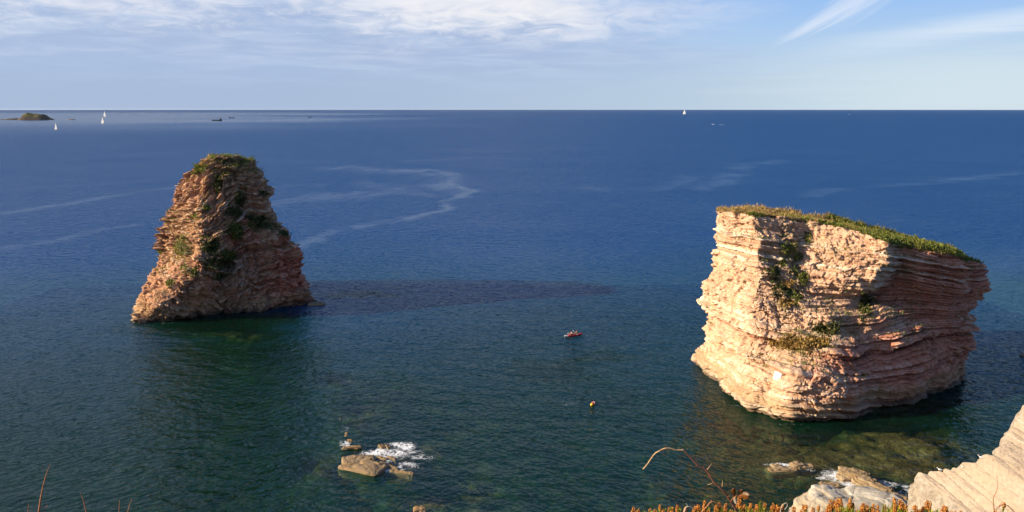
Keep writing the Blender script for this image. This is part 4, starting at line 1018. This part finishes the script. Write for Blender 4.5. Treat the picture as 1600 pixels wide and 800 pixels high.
def build_float():
    c = sea(926, 632.5); root = empty("marker_float", c, R(25)); tag(root, "yellow and red inflated float bobbing below the kayak", "float")
    mb = MB(); mb.loft([[(x, r * math.sin(a), 0.16 + r * math.cos(a)) for a in [2 * math.pi * k / 14 for k in range(14)]] for x, r in ((-0.42, 0.04), (-0.38, 0.15), (-0.28, 0.235), (-0.12, 0.27), (0.04, 0.25), (0.14, 0.18), (0.17, 0.05))])
    o = mb.build("yellow_bladder", YELLOW, root); o.location = (-0.22, -0.18, 0.0); o.rotation_euler = (0, R(8), R(28))
    mb = MB(); mb.loft([[(x, r * math.sin(a), 0.18 + r * math.cos(a)) for a in [2 * math.pi * k / 14 for k in range(14)]] for x, r in ((-0.32, 0.05), (-0.27, 0.18), (-0.14, 0.28), (0.04, 0.30), (0.20, 0.24), (0.30, 0.13), (0.33, 0.03))])
    o = mb.build("red_bladder", plain("red_vinyl", (0.62, 0.02, 0.05), 0.35, 0.5), root); o.location = (0.30, 0.14, 0.05)
    mb = MB(); mb.loft([[(x, r * math.sin(a), 0.18 + r * math.cos(a)) for a in [2 * math.pi * k / 14 for k in range(14)]] for x, r in ((-0.03, 0.297), (0.0, 0.312), (0.06, 0.308), (0.09, 0.294))])
    o = mb.build("white_band", CREAM, root); o.location = (0.30, 0.14, 0.05)
    mb = MB(); mb.loft([[(x, r * math.sin(a), 0.20 + r * math.cos(a)) for a in [2 * math.pi * k / 10 for k in range(10)]] for x, r in ((-0.1, 0.03), (-0.07, 0.10), (0.05, 0.11), (0.09, 0.03))])
    o = mb.build("valve_cap", plain("pink_vinyl", (0.70, 0.35, 0.33), 0.4, 0.4), root); o.location = (-0.02, 0.08, 0.22)
build_float()

# ------------------------------------------------------------------ boats far out
SAIL = plain("sail_cloth", (0.80, 0.79, 0.76), 0.7, 0.2, 0.04, 1.0); WHITE_GEL = plain("white_gelcoat", (0.78, 0.78, 0.77), 0.35, 0.5, 0.04, 1.0); NAVY = plain("navy_paint", (0.015, 0.02, 0.04), 0.4, 0.5, 0.1, 1.0); SHIPGREY = plain("weathered_ship_paint", (0.10, 0.10, 0.11), 0.6, 0.3, 0.2, 0.6)
def sailboat(px, py, mast, heading, hullmat, label):
    c = sea(px, py); root = empty("sailboat", c, R(heading)); tag(root, label, "sailboat", "sailing boats far out on the sea")
    L = mast * 0.72; W = L * 0.27; H = L * 0.085
    MB().loft(hull_rings(L, W, H, 16, H * 0.35, H * 0.5)).build("hull", hullmat, root)
    mb = MB(); mb.box((L * 0.30, W * 0.5, H * 0.55), Matrix.Translation((L * 0.03, 0, H * 1.25)), 0.8); mb.build("cabin", WHITE_GEL, root)
    MB().tube([(L * 0.06, 0, H * 0.8), (L * 0.05, 0, mast)], [mast * 0.008, mast * 0.005], 6).build("mast", GREYP, root)
    MB().tube([(L * 0.055, 0, H * 2.3), (-L * 0.40, L * 0.08, H * 2.3)], mast * 0.006, 6).build("boom", GREYP, root)
    def sail(name, luff0, luff1, clew, belly):
        n = 9; A = [Vector(luff0).lerp(Vector(luff1), i / (n - 1)) for i in range(n)]; B = [Vector(clew).lerp(Vector(luff1), (i / (n - 1)) ** 0.92) for i in range(n)]
        mb = MB(); gridv = []
        for i in range(n):
            row = []
            for j in range(6):
                p = A[i].lerp(B[i], j / 5); p.y += belly * math.sin(math.pi * j / 5) * (1 - i / n); row.append(mb.bm.verts.new(p))
            gridv.append(row)
        for i in range(n - 1):
            for j in range(5): mb.bm.faces.new((gridv[i][j], gridv[i][j + 1], gridv[i + 1][j + 1], gridv[i + 1][j]))
        bmesh.ops.solidify(mb.bm, geom=mb.bm.faces[:], thickness=0.02); mb.build(name, SAIL, root)
    sail("mainsail", (L * 0.05, 0, H * 2.5), (L * 0.05, 0, mast * 0.98), (-L * 0.39, L * 0.08, H * 2.5), L * 0.06)
    sail("jib", (L * 0.48, 0, H * 1.3), (L * 0.07, 0, mast * 0.86), (L * 0.02, L * 0.09, H * 1.8), L * 0.06)
    return root
sailboat(88, 203.2, 18.5, 152, NAVY, "sailboat with tall white sails and dark hull, nearest the islet's right")
sailboat(161, 193.6, 26, 154, NAVY, "white sailed boat directly below a bright sail farther out")
sailboat(164, 181.6, 38, 156, WHITE_GEL, "small bright white sail near the horizon above another sailboat")
sailboat(1069.5, 178.2, 46, 150, WHITE_GEL, "lone white sailboat at the horizon above the right side water")

def ship(px, py, L, heading, label, cat="ship"):
    c = sea(px, py); root = empty("cargo_ship" if L > 90 else "barge", c, R(heading)); tag(root, label, cat)
    W, H = L * 0.17, L * 0.085
    MB().loft(hull_rings(L, W, H, 18, H * 0.9, H * 0.5)).build("hull", NAVY, root)
    mb = MB(); mb.box((L * 0.13, W * 0.8, H * 1.7), Matrix.Translation((-L * 0.32, 0, H * 1.9))); mb.box((L * 0.10, W * 0.9, H * 0.5), Matrix.Translation((-L * 0.315, 0, H * 2.9)))
    bmesh.ops.bevel(mb.bm, geom=mb.bm.edges[:], offset=0.15, segments=1, affect='EDGES'); mb.build("wheelhouse", SHIPGREY, root)
    MB().tube([(-L * 0.36, 0, H * 1.2), (-L * 0.37, 0, H * 3.5)], L * 0.018, 8).build("funnel", NAVY, root)
    MB().tube([(L * 0.02, 0, H), (L * 0.02, 0, H * 3.6)], L * 0.006, 6).build("mast", SHIPGREY, root)
    MB().tube([(L * 0.02, 0, H * 1.6), (L * 0.22, 0, H * 3.0)], L * 0.005, 6).build("derrick", SHIPGREY, root)
    for x in (0.12, -0.08): MB().box((L * 0.16, W * 0.6, H * 0.4), Matrix.Translation((L * x, 0, H * 1.15)), 0.9).build("hatch_cover", SHIPGREY, root)
ship(339, 188.8, 46, 186, "dark low trawler like ship standing out against the pale sea", "ship")
ship(362, 184.6, 34, 10, "smaller faint dark vessel just right of the dark ship", "ship")
ship(484, 184.2, 26, 10, "tiny faint vessel far right of the two dark ships", "ship")

def motorboat(px, py, L, heading, label):
    c = sea(px, py); root = empty("motorboat", c, R(heading)); tag(root, label, "motorboat")
    MB().loft(hull_rings(L, L * 0.30, L * 0.11, 14, L * 0.05, L * 0.04)).build("hull", WHITE_GEL, root)
    mb = MB(); mb.box((L * 0.26, L * 0.2, L * 0.10), Matrix.Translation((0, 0, L * 0.16)), 0.8); mb.build("cabin", WHITE_GEL, root)
    mb = MB(); mb.box((0.06, L * 0.19, L * 0.07), Matrix.Translation((L * 0.14, 0, L * 0.165)) @ Matrix.Rotation(R(-30), 4, 'Y')); mb.build("windscreen", NAVY, root)
    MB().box((L * 0.06, L * 0.08, L * 0.13), Matrix.Translation((-L * 0.50, 0, L * 0.09)), 0.8).build("outboard", NAVY, root)
motorboat(1114.5, 194.6, 10.5, 190, "small white motorboat below the lone sailboat on the right")
motorboat(1327, 179.0, 14, 30, "barely visible pale boat under the horizon at the right")

# ------------------------------------------------------------------ the islet and its reefs
def islet(name, label, pts, depth_m, seed, cat):
    """A far rocky island: its profile as a height field over an oval plan."""
    base = [sea(px, 187.3) for px, _ in pts]; D = base[0][1]
    xs = np.array([(px - 800) / F_PX * D * 1.0 for px, _ in pts]); hs = np.array([(187.3 - py) * D / F_PX for _, py in pts])
    n, m_ = 150, 40; X = np.linspace(xs[0], xs[-1], n); Hh = np.interp(X, xs, hs)
    v = np.linspace(-1, 1, m_); XX, VV = np.meshgrid(X, v, indexing='ij')
    wid = depth_m * np.sqrt(np.clip(Hh / hs.max(), 0.02, 1))[:, None]; YY = D + 20 + VV * wid
    prof = np.clip(1 - np.abs(VV) ** 3.2, 0, 1)
    P = np.stack([XX, YY, XX * 0], -1).reshape(-1, 3)
    Z = Hh[:, None] * prof + (fbm(P, 0.05, 5, 0.6, seed=seed).reshape(XX.shape) * 7.5 - 2.0 + np.abs(fbm(P, 0.11, 3, seed=seed + 2)).reshape(XX.shape) * 2) * prof * np.clip(Hh[:, None] / 12, 0.12, 1) - 0.4
    V = np.stack([XX, YY, Z], -1).reshape(-1, 3)
    veg = (sstep(prof * Hh[:, None] + fbm(P, 0.04, 3, seed=seed + 4).reshape(XX.shape) * 6, 14, 22)).ravel()
    o = link(name, np_mesh(name, V, grid_faces(n, m_), {'bed': V[:, 2] * 0.2, 'hard': V[:, 2] * 0, 'veg': veg}), ROCK_ISLET)
    tag(o, label, cat)
islet("islet", "humped rocky islet with a green top at the far left", [(3, 187.3), (8, 185.8), (16, 186), (24, 184.8), (31, 184.2), (36, 185.6), (42, 183.0), (46, 178.4), (52, 177.2), (60, 177.4), (67, 178.0), (76, 179.4), (82, 182.6), (88, 185.4), (93, 187.3)], 42, 1800, "islet")
islet("reef_islet", "thin dark line of reef to the right of the humped islet", [(112, 187.3), (115, 185.9), (119, 186.2), (122, 186.0), (124, 187.3)], 8, 1810, "reef")

# ------------------------------------------------------------------ the cliff top the camera stands on, and what grows along its edge
def ground_z(X, Y):
    z = 50.96 - np.maximum(Y - 3.45, 0) * 1.35 - np.maximum(Y - 6, 0) * 1.0
    P = np.stack([X, Y, X * 0], -1)
    return np.maximum(z + fbm(P, 0.9, 3, seed=1900) * 0.05 + fbm(P, 0.12, 3, seed=1901) * np.clip(Y - 5, 0, 20) * 0.12, -4)
def build_clifftop():
    ys = np.concatenate([np.linspace(-12, 2, 20)[:-1], np.linspace(2, 5, 60)[:-1], np.linspace(5, 34, 70)]); xs = np.concatenate([np.linspace(-45, -4, 40)[:-1], np.linspace(-4, 4, 130)[:-1], np.linspace(4, 60, 50)])
    X, Y = np.meshgrid(xs, ys); X, Y = X.ravel(), Y.ravel()
    m, g = material("cliff_turf")
    pos = g.node('ShaderNodeNewGeometry').outputs['Position']
    n1 = g.noise(pos, 3.0, 5, 0.6); n2 = g.noise(pos, 40.0, 4, 0.7)
    col = g.ramp(n1 * 0.5 + n2 * 0.5, [(0.3, (0.03, 0.03, 0.012)), (0.5, (0.075, 0.065, 0.025)), (0.7, (0.15, 0.11, 0.05))])
    g.out(g.principled(col, 0.95, 0.1, g.bump(n2, 0.03)))
    tag(link("cliff_ground", np_mesh("cliff_ground", np.stack([X, Y, ground_z(X, Y)], -1), grid_faces(len(ys), len(xs))), m), "turf at the brink of the cliff", None, None, 'structure')
build_clifftop()

STEM_GREEN = leaf_material("heath_leaf", (0.09, 0.13, 0.015), (0.26, 0.29, 0.03), (0.45, 0.42, 0.06), 0.3)
HEAD_ORANGE = leaf_material("heath_flower", (0.16, 0.05, 0.014), (0.38, 0.13, 0.025), (0.52, 0.27, 0.06), 0.15, 0.8)
BARK = plain("bramble_bark", (0.16, 0.065, 0.04), 0.6, 0.35, 0.35, 90); BARK_PALE = plain("bramble_tip_bark", (0.42, 0.26, 0.13), 0.6, 0.3, 0.3, 90); TWIG = plain("dry_twig", (0.30, 0.13, 0.06), 0.7, 0.2, 0.4, 120); TWIG_GREY = plain("grey_twig", (0.38, 0.33, 0.27), 0.8, 0.2, 0.3, 120)

def shoot_mesh(seed, h):
    """An upright shoot: a thin stem set all round with short needle leaves."""
    g = np.random.default_rng(seed); n = 170
    t = g.uniform(0.05, 1.0, n); a = g.uniform(0, 2 * math.pi, n); L = 0.013 * (1.15 - 0.35 * t) * g.uniform(0.7, 1.2, n)
    root = np.stack([np.cos(a) * 0.0018, np.sin(a) * 0.0018, t * h], -1); d = np.stack([np.cos(a) * 0.75, np.sin(a) * 0.75, np.full(n, 0.75) + g.normal(0, 0.15, n)], -1); d /= np.linalg.norm(d, axis=1, keepdims=True)
    sd = np.cross(d, [0, 0, 1.0]); sd /= np.linalg.norm(sd, axis=1, keepdims=True); w = (L * 0.13)[:, None]; L = L[:, None]
    V = np.stack([root - sd * w, root + sd * w, root + d * L], 1).reshape(-1, 3); F = np.arange(n * 3).reshape(-1, 3); tone = np.repeat(g.uniform(0.2, 1, n), 3)
    k = 6; zs = np.linspace(-0.24, h, 5); ring = np.array([[math.cos(2 * math.pi * i / k), math.sin(2 * math.pi * i / k), 0] for i in range(k)]) * 0.0022
    SV = np.concatenate([ring * (1 - 0.3 * i / 4) + [0, 0, z] for i, z in enumerate(zs)]); SF = grid_faces(5, k, True); tri = np.concatenate([SF[:, [0, 1, 2]], SF[:, [0, 2, 3]]])
    return np_mesh("shoot", np.concatenate([V, SV]), np.concatenate([F, tri + len(V)]), {'tone': np.concatenate([tone, np.full(len(SV), 0.1)])}, False)
def spike_mesh(seed, length, fat):
    """The flower spike: whorls of small dry bell flowers, loose at the bottom and tight at the tip."""
    g = np.random.default_rng(seed); V, F, T = [], [], []; ico = bmesh.new(); bmesh.ops.create_icosphere(ico, subdivisions=1, radius=1.0); bv = np.array([v.co[:] for v in ico.verts]); bf = np.array([[v.index for v in f.verts] for f in ico.faces]); ico.free()
    n = int(58 * length / 0.06); ga = 2.39996
    for i in range(n):
        t = (i + 0.5) / n; a = i * ga + g.normal(0, 0.25); r = fat * 0.72 * (0.35 + 0.85 * math.sin(math.pi * (0.12 + 0.80 * t)) ** 0.8) * g.uniform(0.7, 1.15)
        s = 0.0034 * g.uniform(0.75, 1.25) * (1.05 - 0.35 * t); q = bv * s * np.array([1, 1, 1.25]); off = np.array([math.cos(a) * r, math.sin(a) * r, t * length + g.normal(0, 0.0015)])
        F.append(bf + len(V) * 12); V.append(q + off); T.append(np.full(12, np.clip(g.normal(0.52, 0.22), 0, 1)))
    return np_mesh("flower_spike", np.concatenate(V), np.concatenate(F), {'tone': np.concatenate(T)}, True)
SHOOTS = [shoot_mesh(2000 + i, h) for i, h in enumerate((0.07, 0.085, 0.10, 0.06, 0.09))]
SHOOT_H = (0.07, 0.085, 0.10, 0.06, 0.09)
SPIKES = [spike_mesh(2100 + i, l, f) for i, (l, f) in enumerate(((0.050, 0.0072), (0.036, 0.0078), (0.064, 0.0072), (0.028, 0.0078), (0.045, 0.0082), (0.020, 0.0065)))]
SPIKE_L = (0.050, 0.036, 0.064, 0.028, 0.045, 0.020)
for me in SHOOTS: me.materials.append(STEM_GREEN)
for me in SPIKES: me.materials.append(HEAD_ORANGE)

def heath(label, x0, x1, tops, n, seed):
    """One heath plant: its shoots stand between x0 and x1 of the view, about as tall as the photograph shows."""
    g = np.random.default_rng(seed); d0 = 3.25
    cpos = at((x0 + x1) / 2, 806, d0); root = empty("heath_plant", (cpos[0], cpos[1], 51.1)); tag(root, label, "heath plant", "heath plants along the cliff edge")
    for i in range(n):
        f = (i + 0.5) / n; px = x0 + (x1 - x0) * f + g.normal(0, 4); d = d0 + g.normal(0, 0.13)
        y = np.interp(px, *zip(*tops)) + abs(g.normal(0, 7)) - (4 if g.random() < 0.15 else 0)
        tip = at(px, y, d); k = int(g.integers(0, 5)); h = int(g.choice(6, p=(0.2, 0.22, 0.12, 0.2, 0.14, 0.12)))
        lean = (g.normal(0, 0.09), g.normal(0, 0.09), g.uniform(0, 6.28)); up = Matrix.Rotation(lean[0], 3, 'X') @ Matrix.Rotation(lean[1], 3, 'Y') @ Vector((0, 0, 1))
        base = Vector(tip) - up * (SHOOT_H[k] + SPIKE_L[h] * 0.97)
        s = link("shoot", SHOOTS[k], None, root); s.location = base - root.location; s.rotation_euler = lean
        if g.random() < 0.24: s.location = s.location + Vector((0, 0, SPIKE_L[h] * 0.6)); continue
        q = link("flower_spike", SPIKES[h], None, s); q.location = (0, 0, SHOOT_H[k] - SPIKE_L[h] * 0.03)
    # the leafy body of the plant below its spikes
    c = np.array([at(x, min(np.interp(x, *zip(*tops)) + 22, 812), d0 + g.normal(0, 0.12)) - np.array([0, 0, abs(g.normal(0, 0.03))]) for x in g.uniform(x0 - 4, x1 + 4, 60)])
    b = link("leafy_twigs", foliage_mesh("leafy_twigs", c - np.array(root.location), np.tile([0, 0, 1.0], (len(c), 1)), 1500, 0.016, 0.6, seed + 1, 0.22), STEM_GREEN, root); b['kind'] = 'stuff'
HEATH = [
    ("lowest straggling heath plant at the left end of the orange flowered row", 976, 1022, [(970, 797), (1022, 791)], 9),
    ("heath plant with short rusty spikes left of the bare grey twig", 1024, 1066, [(1024, 794), (1050, 787), (1066, 792)], 10),
    ("yellowish green heath plant with few orange tips beside the grey twig", 1068, 1108, [(1068, 793), (1084, 787), (1108, 792)], 9),
    ("heath plant with a tall spike under the small arching twig", 1104, 1146, [(1104, 790), (1121, 784), (1146, 791)], 11),
    ("heath plant with pale green shoots at the foot of the bramble cane", 1148, 1186, [(1148, 790), (1160, 782), (1186, 789)], 10),
    ("rusty heath plant standing right of the bramble's leaves", 1186, 1232, [(1186, 784), (1198, 783), (1215, 788), (1232, 790)], 12),
    ("heath plant with crowded spikes at the left end of the white boulder", 1236, 1286, [(1236, 793), (1272, 788), (1286, 792)], 11),
    ("tallest heath plant, two long orange spikes before the white boulder", 1288, 1334, [(1288, 792), (1312, 777), (1322, 776), (1334, 786)], 13),
    ("heath plant with thick orange spikes before the boulder's shadowed right side", 1336, 1380, [(1336, 785), (1345, 782), (1362, 789), (1380, 787)], 13),
    ("heath plant with leaning spikes at the right end of the boulder", 1382, 1428, [(1382, 785), (1393, 778), (1412, 784), (1428, 791)], 13),
    ("heath plant with a pointed spike before the white end of the slab", 1430, 1478, [(1430, 793), (1453, 783), (1478, 792)], 10),
    ("few low heath spikes before the foot of the ribbed slab", 1478, 1500, [(1478, 795), (1500, 797)], 4),
]
for i, (lab, x0, x1, tops, n) in enumerate(HEATH): heath(lab, x0, x1, tops, int(n * 1.4), 2200 + i * 5)

# the arching bramble cane with its thorns and autumn leaves
def cane(name, pts, d, radii, mat, parent=None, seg=8):
    P = [Vector(at(x, y, d + dd)) for x, y, dd in pts]; fine, rr = [], []
    for i in range(len(P) - 1):
        p0, p1, p2, p3 = P[max(i - 1, 0)], P[i], P[i + 1], P[min(i + 2, len(P) - 1)]
        for k in range(6):
            t = k / 6; fine.append(0.5 * ((2 * p1) + (p2 - p0) * t + (2 * p0 - 5 * p1 + 4 * p2 - p3) * t * t + (3 * p1 - p0 - 3 * p2 + p3) * t ** 3)); rr.append(radii[i] * (1 - t) + radii[i + 1] * t)
    fine.append(P[-1]); rr.append(radii[-1])
    rr = [r * (1 + 0.10 * math.sin(i * 1.9) + 0.06 * random.uniform(-1, 1)) for i, r in enumerate(rr)]
    return MB().tube(fine, rr, seg), fine
def build_bramble():
    d = 2.95
    pts = [(1163, 822, 0.05), (1152, 800, 0.03), (1142, 783.5, 0.02), (1129.5, 766, 0), (1116, 753.5, 0), (1104, 735, 0), (1090.5, 727, 0), (1075.5, 711, 0), (1068, 703, 0)]
    root = empty("bramble", at(1163, 822, d)); tag(root, "bare thorny bramble cane arching left over the water with reddish leaves", "bramble")
    L = Vector(root.location)
    def put(mb, name, mat):
        for v in mb.bm.verts: v.co -= L
        return mb.build(name, mat, root)
    mb, f1 = cane("cane", pts, d, [0.0052, 0.0050, 0.0046, 0.0042, 0.0040, 0.0038, 0.0036, 0.0033, 0.0032], BARK)
    put(mb, "cane", BARK)
    mb, f2 = cane("cane_tip", [(1068, 703, 0), (1056, 703, 0), (1041.7, 700, 0), (1026, 707, 0), (1020, 713, 0), (1011, 726, 0), (1004.7, 733, 0)], d, [0.0031, 0.0029, 0.0028, 0.0027, 0.0026, 0.0025, 0.0028], BARK_PALE)
    put(mb, "cane_tip", BARK_PALE)
    px = d / F_PX
    for (x, y), (tx, ty), w in [((1104, 735), (1112, 724.5), 1.0), ((1128, 764), (1129, 750.5), 1.1), ((1116, 753.5), (1105, 758), 0.9), ((1041, 700), (1039, 695), 0.8), ((1031, 704), (1030, 701), .7), ((1020, 713), (1017, 714), .8), ((1068, 703), (1067, 699.5), .8), ((1080, 716), (1083, 712), .9), ((1090, 727), (1087, 729), .9), ((1056, 703), (1054, 701), .7), ((1086, 722), (1089, 719.5), .8), ((1110, 744), (1107, 746), .8), ((1137, 777), (1141, 773), 1.0), ((1036, 703), (1037, 706), .7), ((1075, 711), (1072, 712), .8), ((1146, 790), (1143, 793), 1.0), ((1098, 731), (1100, 728), .7)]:
        a, b = Vector(at(x, y, d)), Vector(at(tx, ty, d - 0.004)); m = a.lerp(b, 0.4)
        put(MB().tube([a, m, b], [0.0022 * w, 0.0012 * w, 0.0004], 6), "thorn", BARK_PALE if (tx, ty) in ((1112, 724.5), (1129, 750.5), (1105, 758)) else BARK)
    mb, _ = cane("leaf_stalk", [(1142, 783, 0.01), (1145, 779, 0), (1149, 776, -0.01), (1151, 774, -0.01)], d, [0.0018, 0.0016, 0.0014, 0.0012], BARK); put(mb, "leaf_stalk", TWIG)
    def leaf(name, mat, base, tip, width, curl, n=9, m=6):
        A, B = Vector(at(*base)), Vector(at(*tip)); ax = B - A; view = Vector((0, 1, -0.5)).normalized(); side = ax.cross(view).normalized(); nrm = side.cross(ax).normalized()
        mb = MB(); rows = []
        for i in range(n):
            t = i / (n - 1); w = width * (math.sin(math.pi * min(t * 0.92 + 0.06, 1)) ** 0.75) * (1 + 0.12 * (i % 2)); row = []
            for j in range(-m // 2, m // 2 + 1):
                q = j / (m / 2); p = A + ax * t + side * (w * q) + nrm * (curl * (q * q) * width + 0.25 * width * math.sin(t * 3.0) + 0.05 * width * math.sin(j * 2.1 + i)); row.append(mb.bm.verts.new(p))
            rows.append(row)
        for i in range(n - 1):
            for j in range(m): mb.bm.faces.new((rows[i][j], rows[i][j + 1], rows[i + 1][j + 1], rows[i + 1][j]))
        bmesh.ops.solidify(mb.bm, geom=mb.bm.faces[:], thickness=0.0004)
        return put(mb, name, mat)
    def leafmat(name, a, b, c):
        m, g = material(name); pos = g.node('ShaderNodeTexCoord').outputs['Object']; n = g.noise(pos, 70, 4, 0.65, 0.6)
        col = g.ramp(n, [(0.35, a), (0.5, b), (0.66, c)]); p = g.principled(col, 0.5, 0.35); tr = g.node('ShaderNodeBsdfTranslucent'); g.put(tr.inputs[0], col); mx = g.node('ShaderNodeMixShader'); mx.inputs[0].default_value = 0.3; g.put(mx.inputs[1], p); g.put(mx.inputs[2], tr.outputs[0]); g.out(mx.outputs[0]); return m
    RL, GL, PL = leafmat("leaf_russet", (0.10, 0.03, 0.015), (0.24, 0.08, 0.02), (0.20, 0.13, 0.02)), leafmat("leaf_red_green", (0.16, 0.16, 0.02), (0.36, 0.10, 0.03), (0.22, 0.24, 0.04)), leafmat("leaf_underside", (0.55, 0.45, 0.33), (0.65, 0.55, 0.42), (0.5, 0.36, 0.2))
    tag(leaf("leaf", RL, (1148, 776, d), (1147, 763.5, d - 0.01), 0.0105, 0.5), "russet brown folded leaf")
    tag(leaf("leaf", GL, (1152, 777, d), (1171, 772.5, d - 0.02), 0.0155, 0.35), "red and green leaf, the largest")
    tag(leaf("leaf", RL, (1154, 773, d + 0.01), (1160, 766, d), 0.0085, 0.6), "small dark red leaf behind")
    tag(leaf("leaf", PL, (1148.5, 777, d - 0.012), (1151, 788, d - 0.02), 0.0075, 0.5), "pale leaf showing its underside")
    tag(leaf("leaf", PL, (1161, 769.5, d - 0.014), (1171, 773.5, d - 0.026), 0.0045, 0.4), "curled pale leaf edge")
build_bramble()

def twig(name, label, d, branches, mat, cat="twig", group=None):
    x, y = branches[0][0][0][0], branches[0][0][0][1]
    root = empty(name, at(x, y, d)); tag(root, label, cat, group); L = Vector(root.location)
    for i, (pts, r0, r1) in enumerate(branches):
        mb, _ = cane(name, [(a, b, 0.0) for a, b in pts], d, list(np.linspace(r0, r1, len(pts))), mat, seg=6)
        for v in mb.bm.verts: v.co -= L
        mb.build("stem" if i == 0 else "side_shoot", mat, root)
    return root
twig("arching_twig", "small brown twig arched over the heath left of the bramble foot", 3.05, [([(1088, 815), (1096, 801), (1105, 791), (1112, 784), (1124, 788), (1134, 796)], 0.003, 0.002), ([(1112, 784), (1111, 780)], 0.0015, 0.0008)], TWIG)
twig("grey_twig", "bare forked grey twig poking through the heath", 3.0, [([(1066, 815), (1069, 800), (1073, 792), (1079, 792), (1084, 795)], 0.0030, 0.0014), ([(1075, 792), (1073, 788), (1072, 786)], 0.0016, 0.0008)], TWIG_GREY)
twig("grey_twig", "thin loop of pale dry twig left of the white boulder", 3.1, [([(1218, 815), (1220, 797), (1223, 789), (1229, 786), (1230, 791), (1226, 796)], 0.0020, 0.0012)], TWIG_GREY)
twig("dry_stem", "tallest reddish dry stem at the lower left corner", 3.0, [([(58, 822), (61, 799), (65, 771.5), (71.5, 744), (78.8, 725)], 0.0052, 0.0008), ([(66, 802), (70, 794), (75, 789.5)], 0.0014, 0.0006)], TWIG, "dry stem", "dry stems at the lower left")
twig("dry_stem", "short dry stem left of the tall reddish one", 3.0, [([(43.5, 818), (44, 799.5), (44.7, 787)], 0.0022, 0.0009)], TWIG, "dry stem", "dry stems at the lower left")
twig("dry_stem", "dark dry stem leaning left, between the tall one and the slim pair", 3.0, [([(140, 822), (134.5, 799), (130, 781), (125.5, 770)], 0.0030, 0.0007)], TWIG, "dry stem", "dry stems at the lower left")
twig("dry_stem", "left stem of the slim dry pair at the bottom edge", 3.0, [([(185.5, 820), (186, 799), (187, 782)], 0.0024, 0.0009)], TWIG, "dry stem", "dry stems at the lower left")
twig("dry_stem", "right stem of the slim dry pair, leaning right", 3.0, [([(196, 820), (200, 799), (203, 788), (206, 779.5)], 0.0024, 0.0008)], TWIG, "dry stem", "dry stems at the lower left")
twig("dry_stem", "thin reddish stem curving up in front of the pale slab", 3.0, [([(1553, 820), (1553, 796), (1552, 779), (1557, 768), (1559, 757.5), (1557, 745)], 0.0022, 0.0006), ([(1556, 797), (1562, 789), (1567, 783)], 0.0016, 0.0008), ([(1561, 792), (1568, 788), (1577, 792), (1586, 802)], 0.0020, 0.0016)], TWIG, "dry stem")
heath("lone heath sprig with one orange bud before the pale slab", 1552, 1582, [(1552, 792), (1575, 784), (1582, 795)], 3, 2300)

# ------------------------------------------------------------------ sea air: a faint haze that only tells over kilometres
def build_haze():
    mb = MB(); H = 60.0
    mb.box((93000, 93000, H + 32.0), Matrix.Translation((0, 0, (H - 32.0) / 2)))
    m = bpy.data.materials.new("haze"); m.use_nodes = True; t = m.node_tree; t.nodes.clear()
    v = t.nodes.new('ShaderNodeVolumePrincipled'); v.inputs['Density'].default_value = 0.4e-5; v.inputs['Color'].default_value = (0.74, 0.85, 1.0, 1); v.inputs['Anisotropy'].default_value = 0.2
    o = t.nodes.new('ShaderNodeOutputMaterial'); t.links.new(v.outputs[0], o.inputs['Volume'])
    tag(mb.build("haze", m, smooth=False), "thin sea haze over the whole bay", None, None, 'stuff')
build_haze()
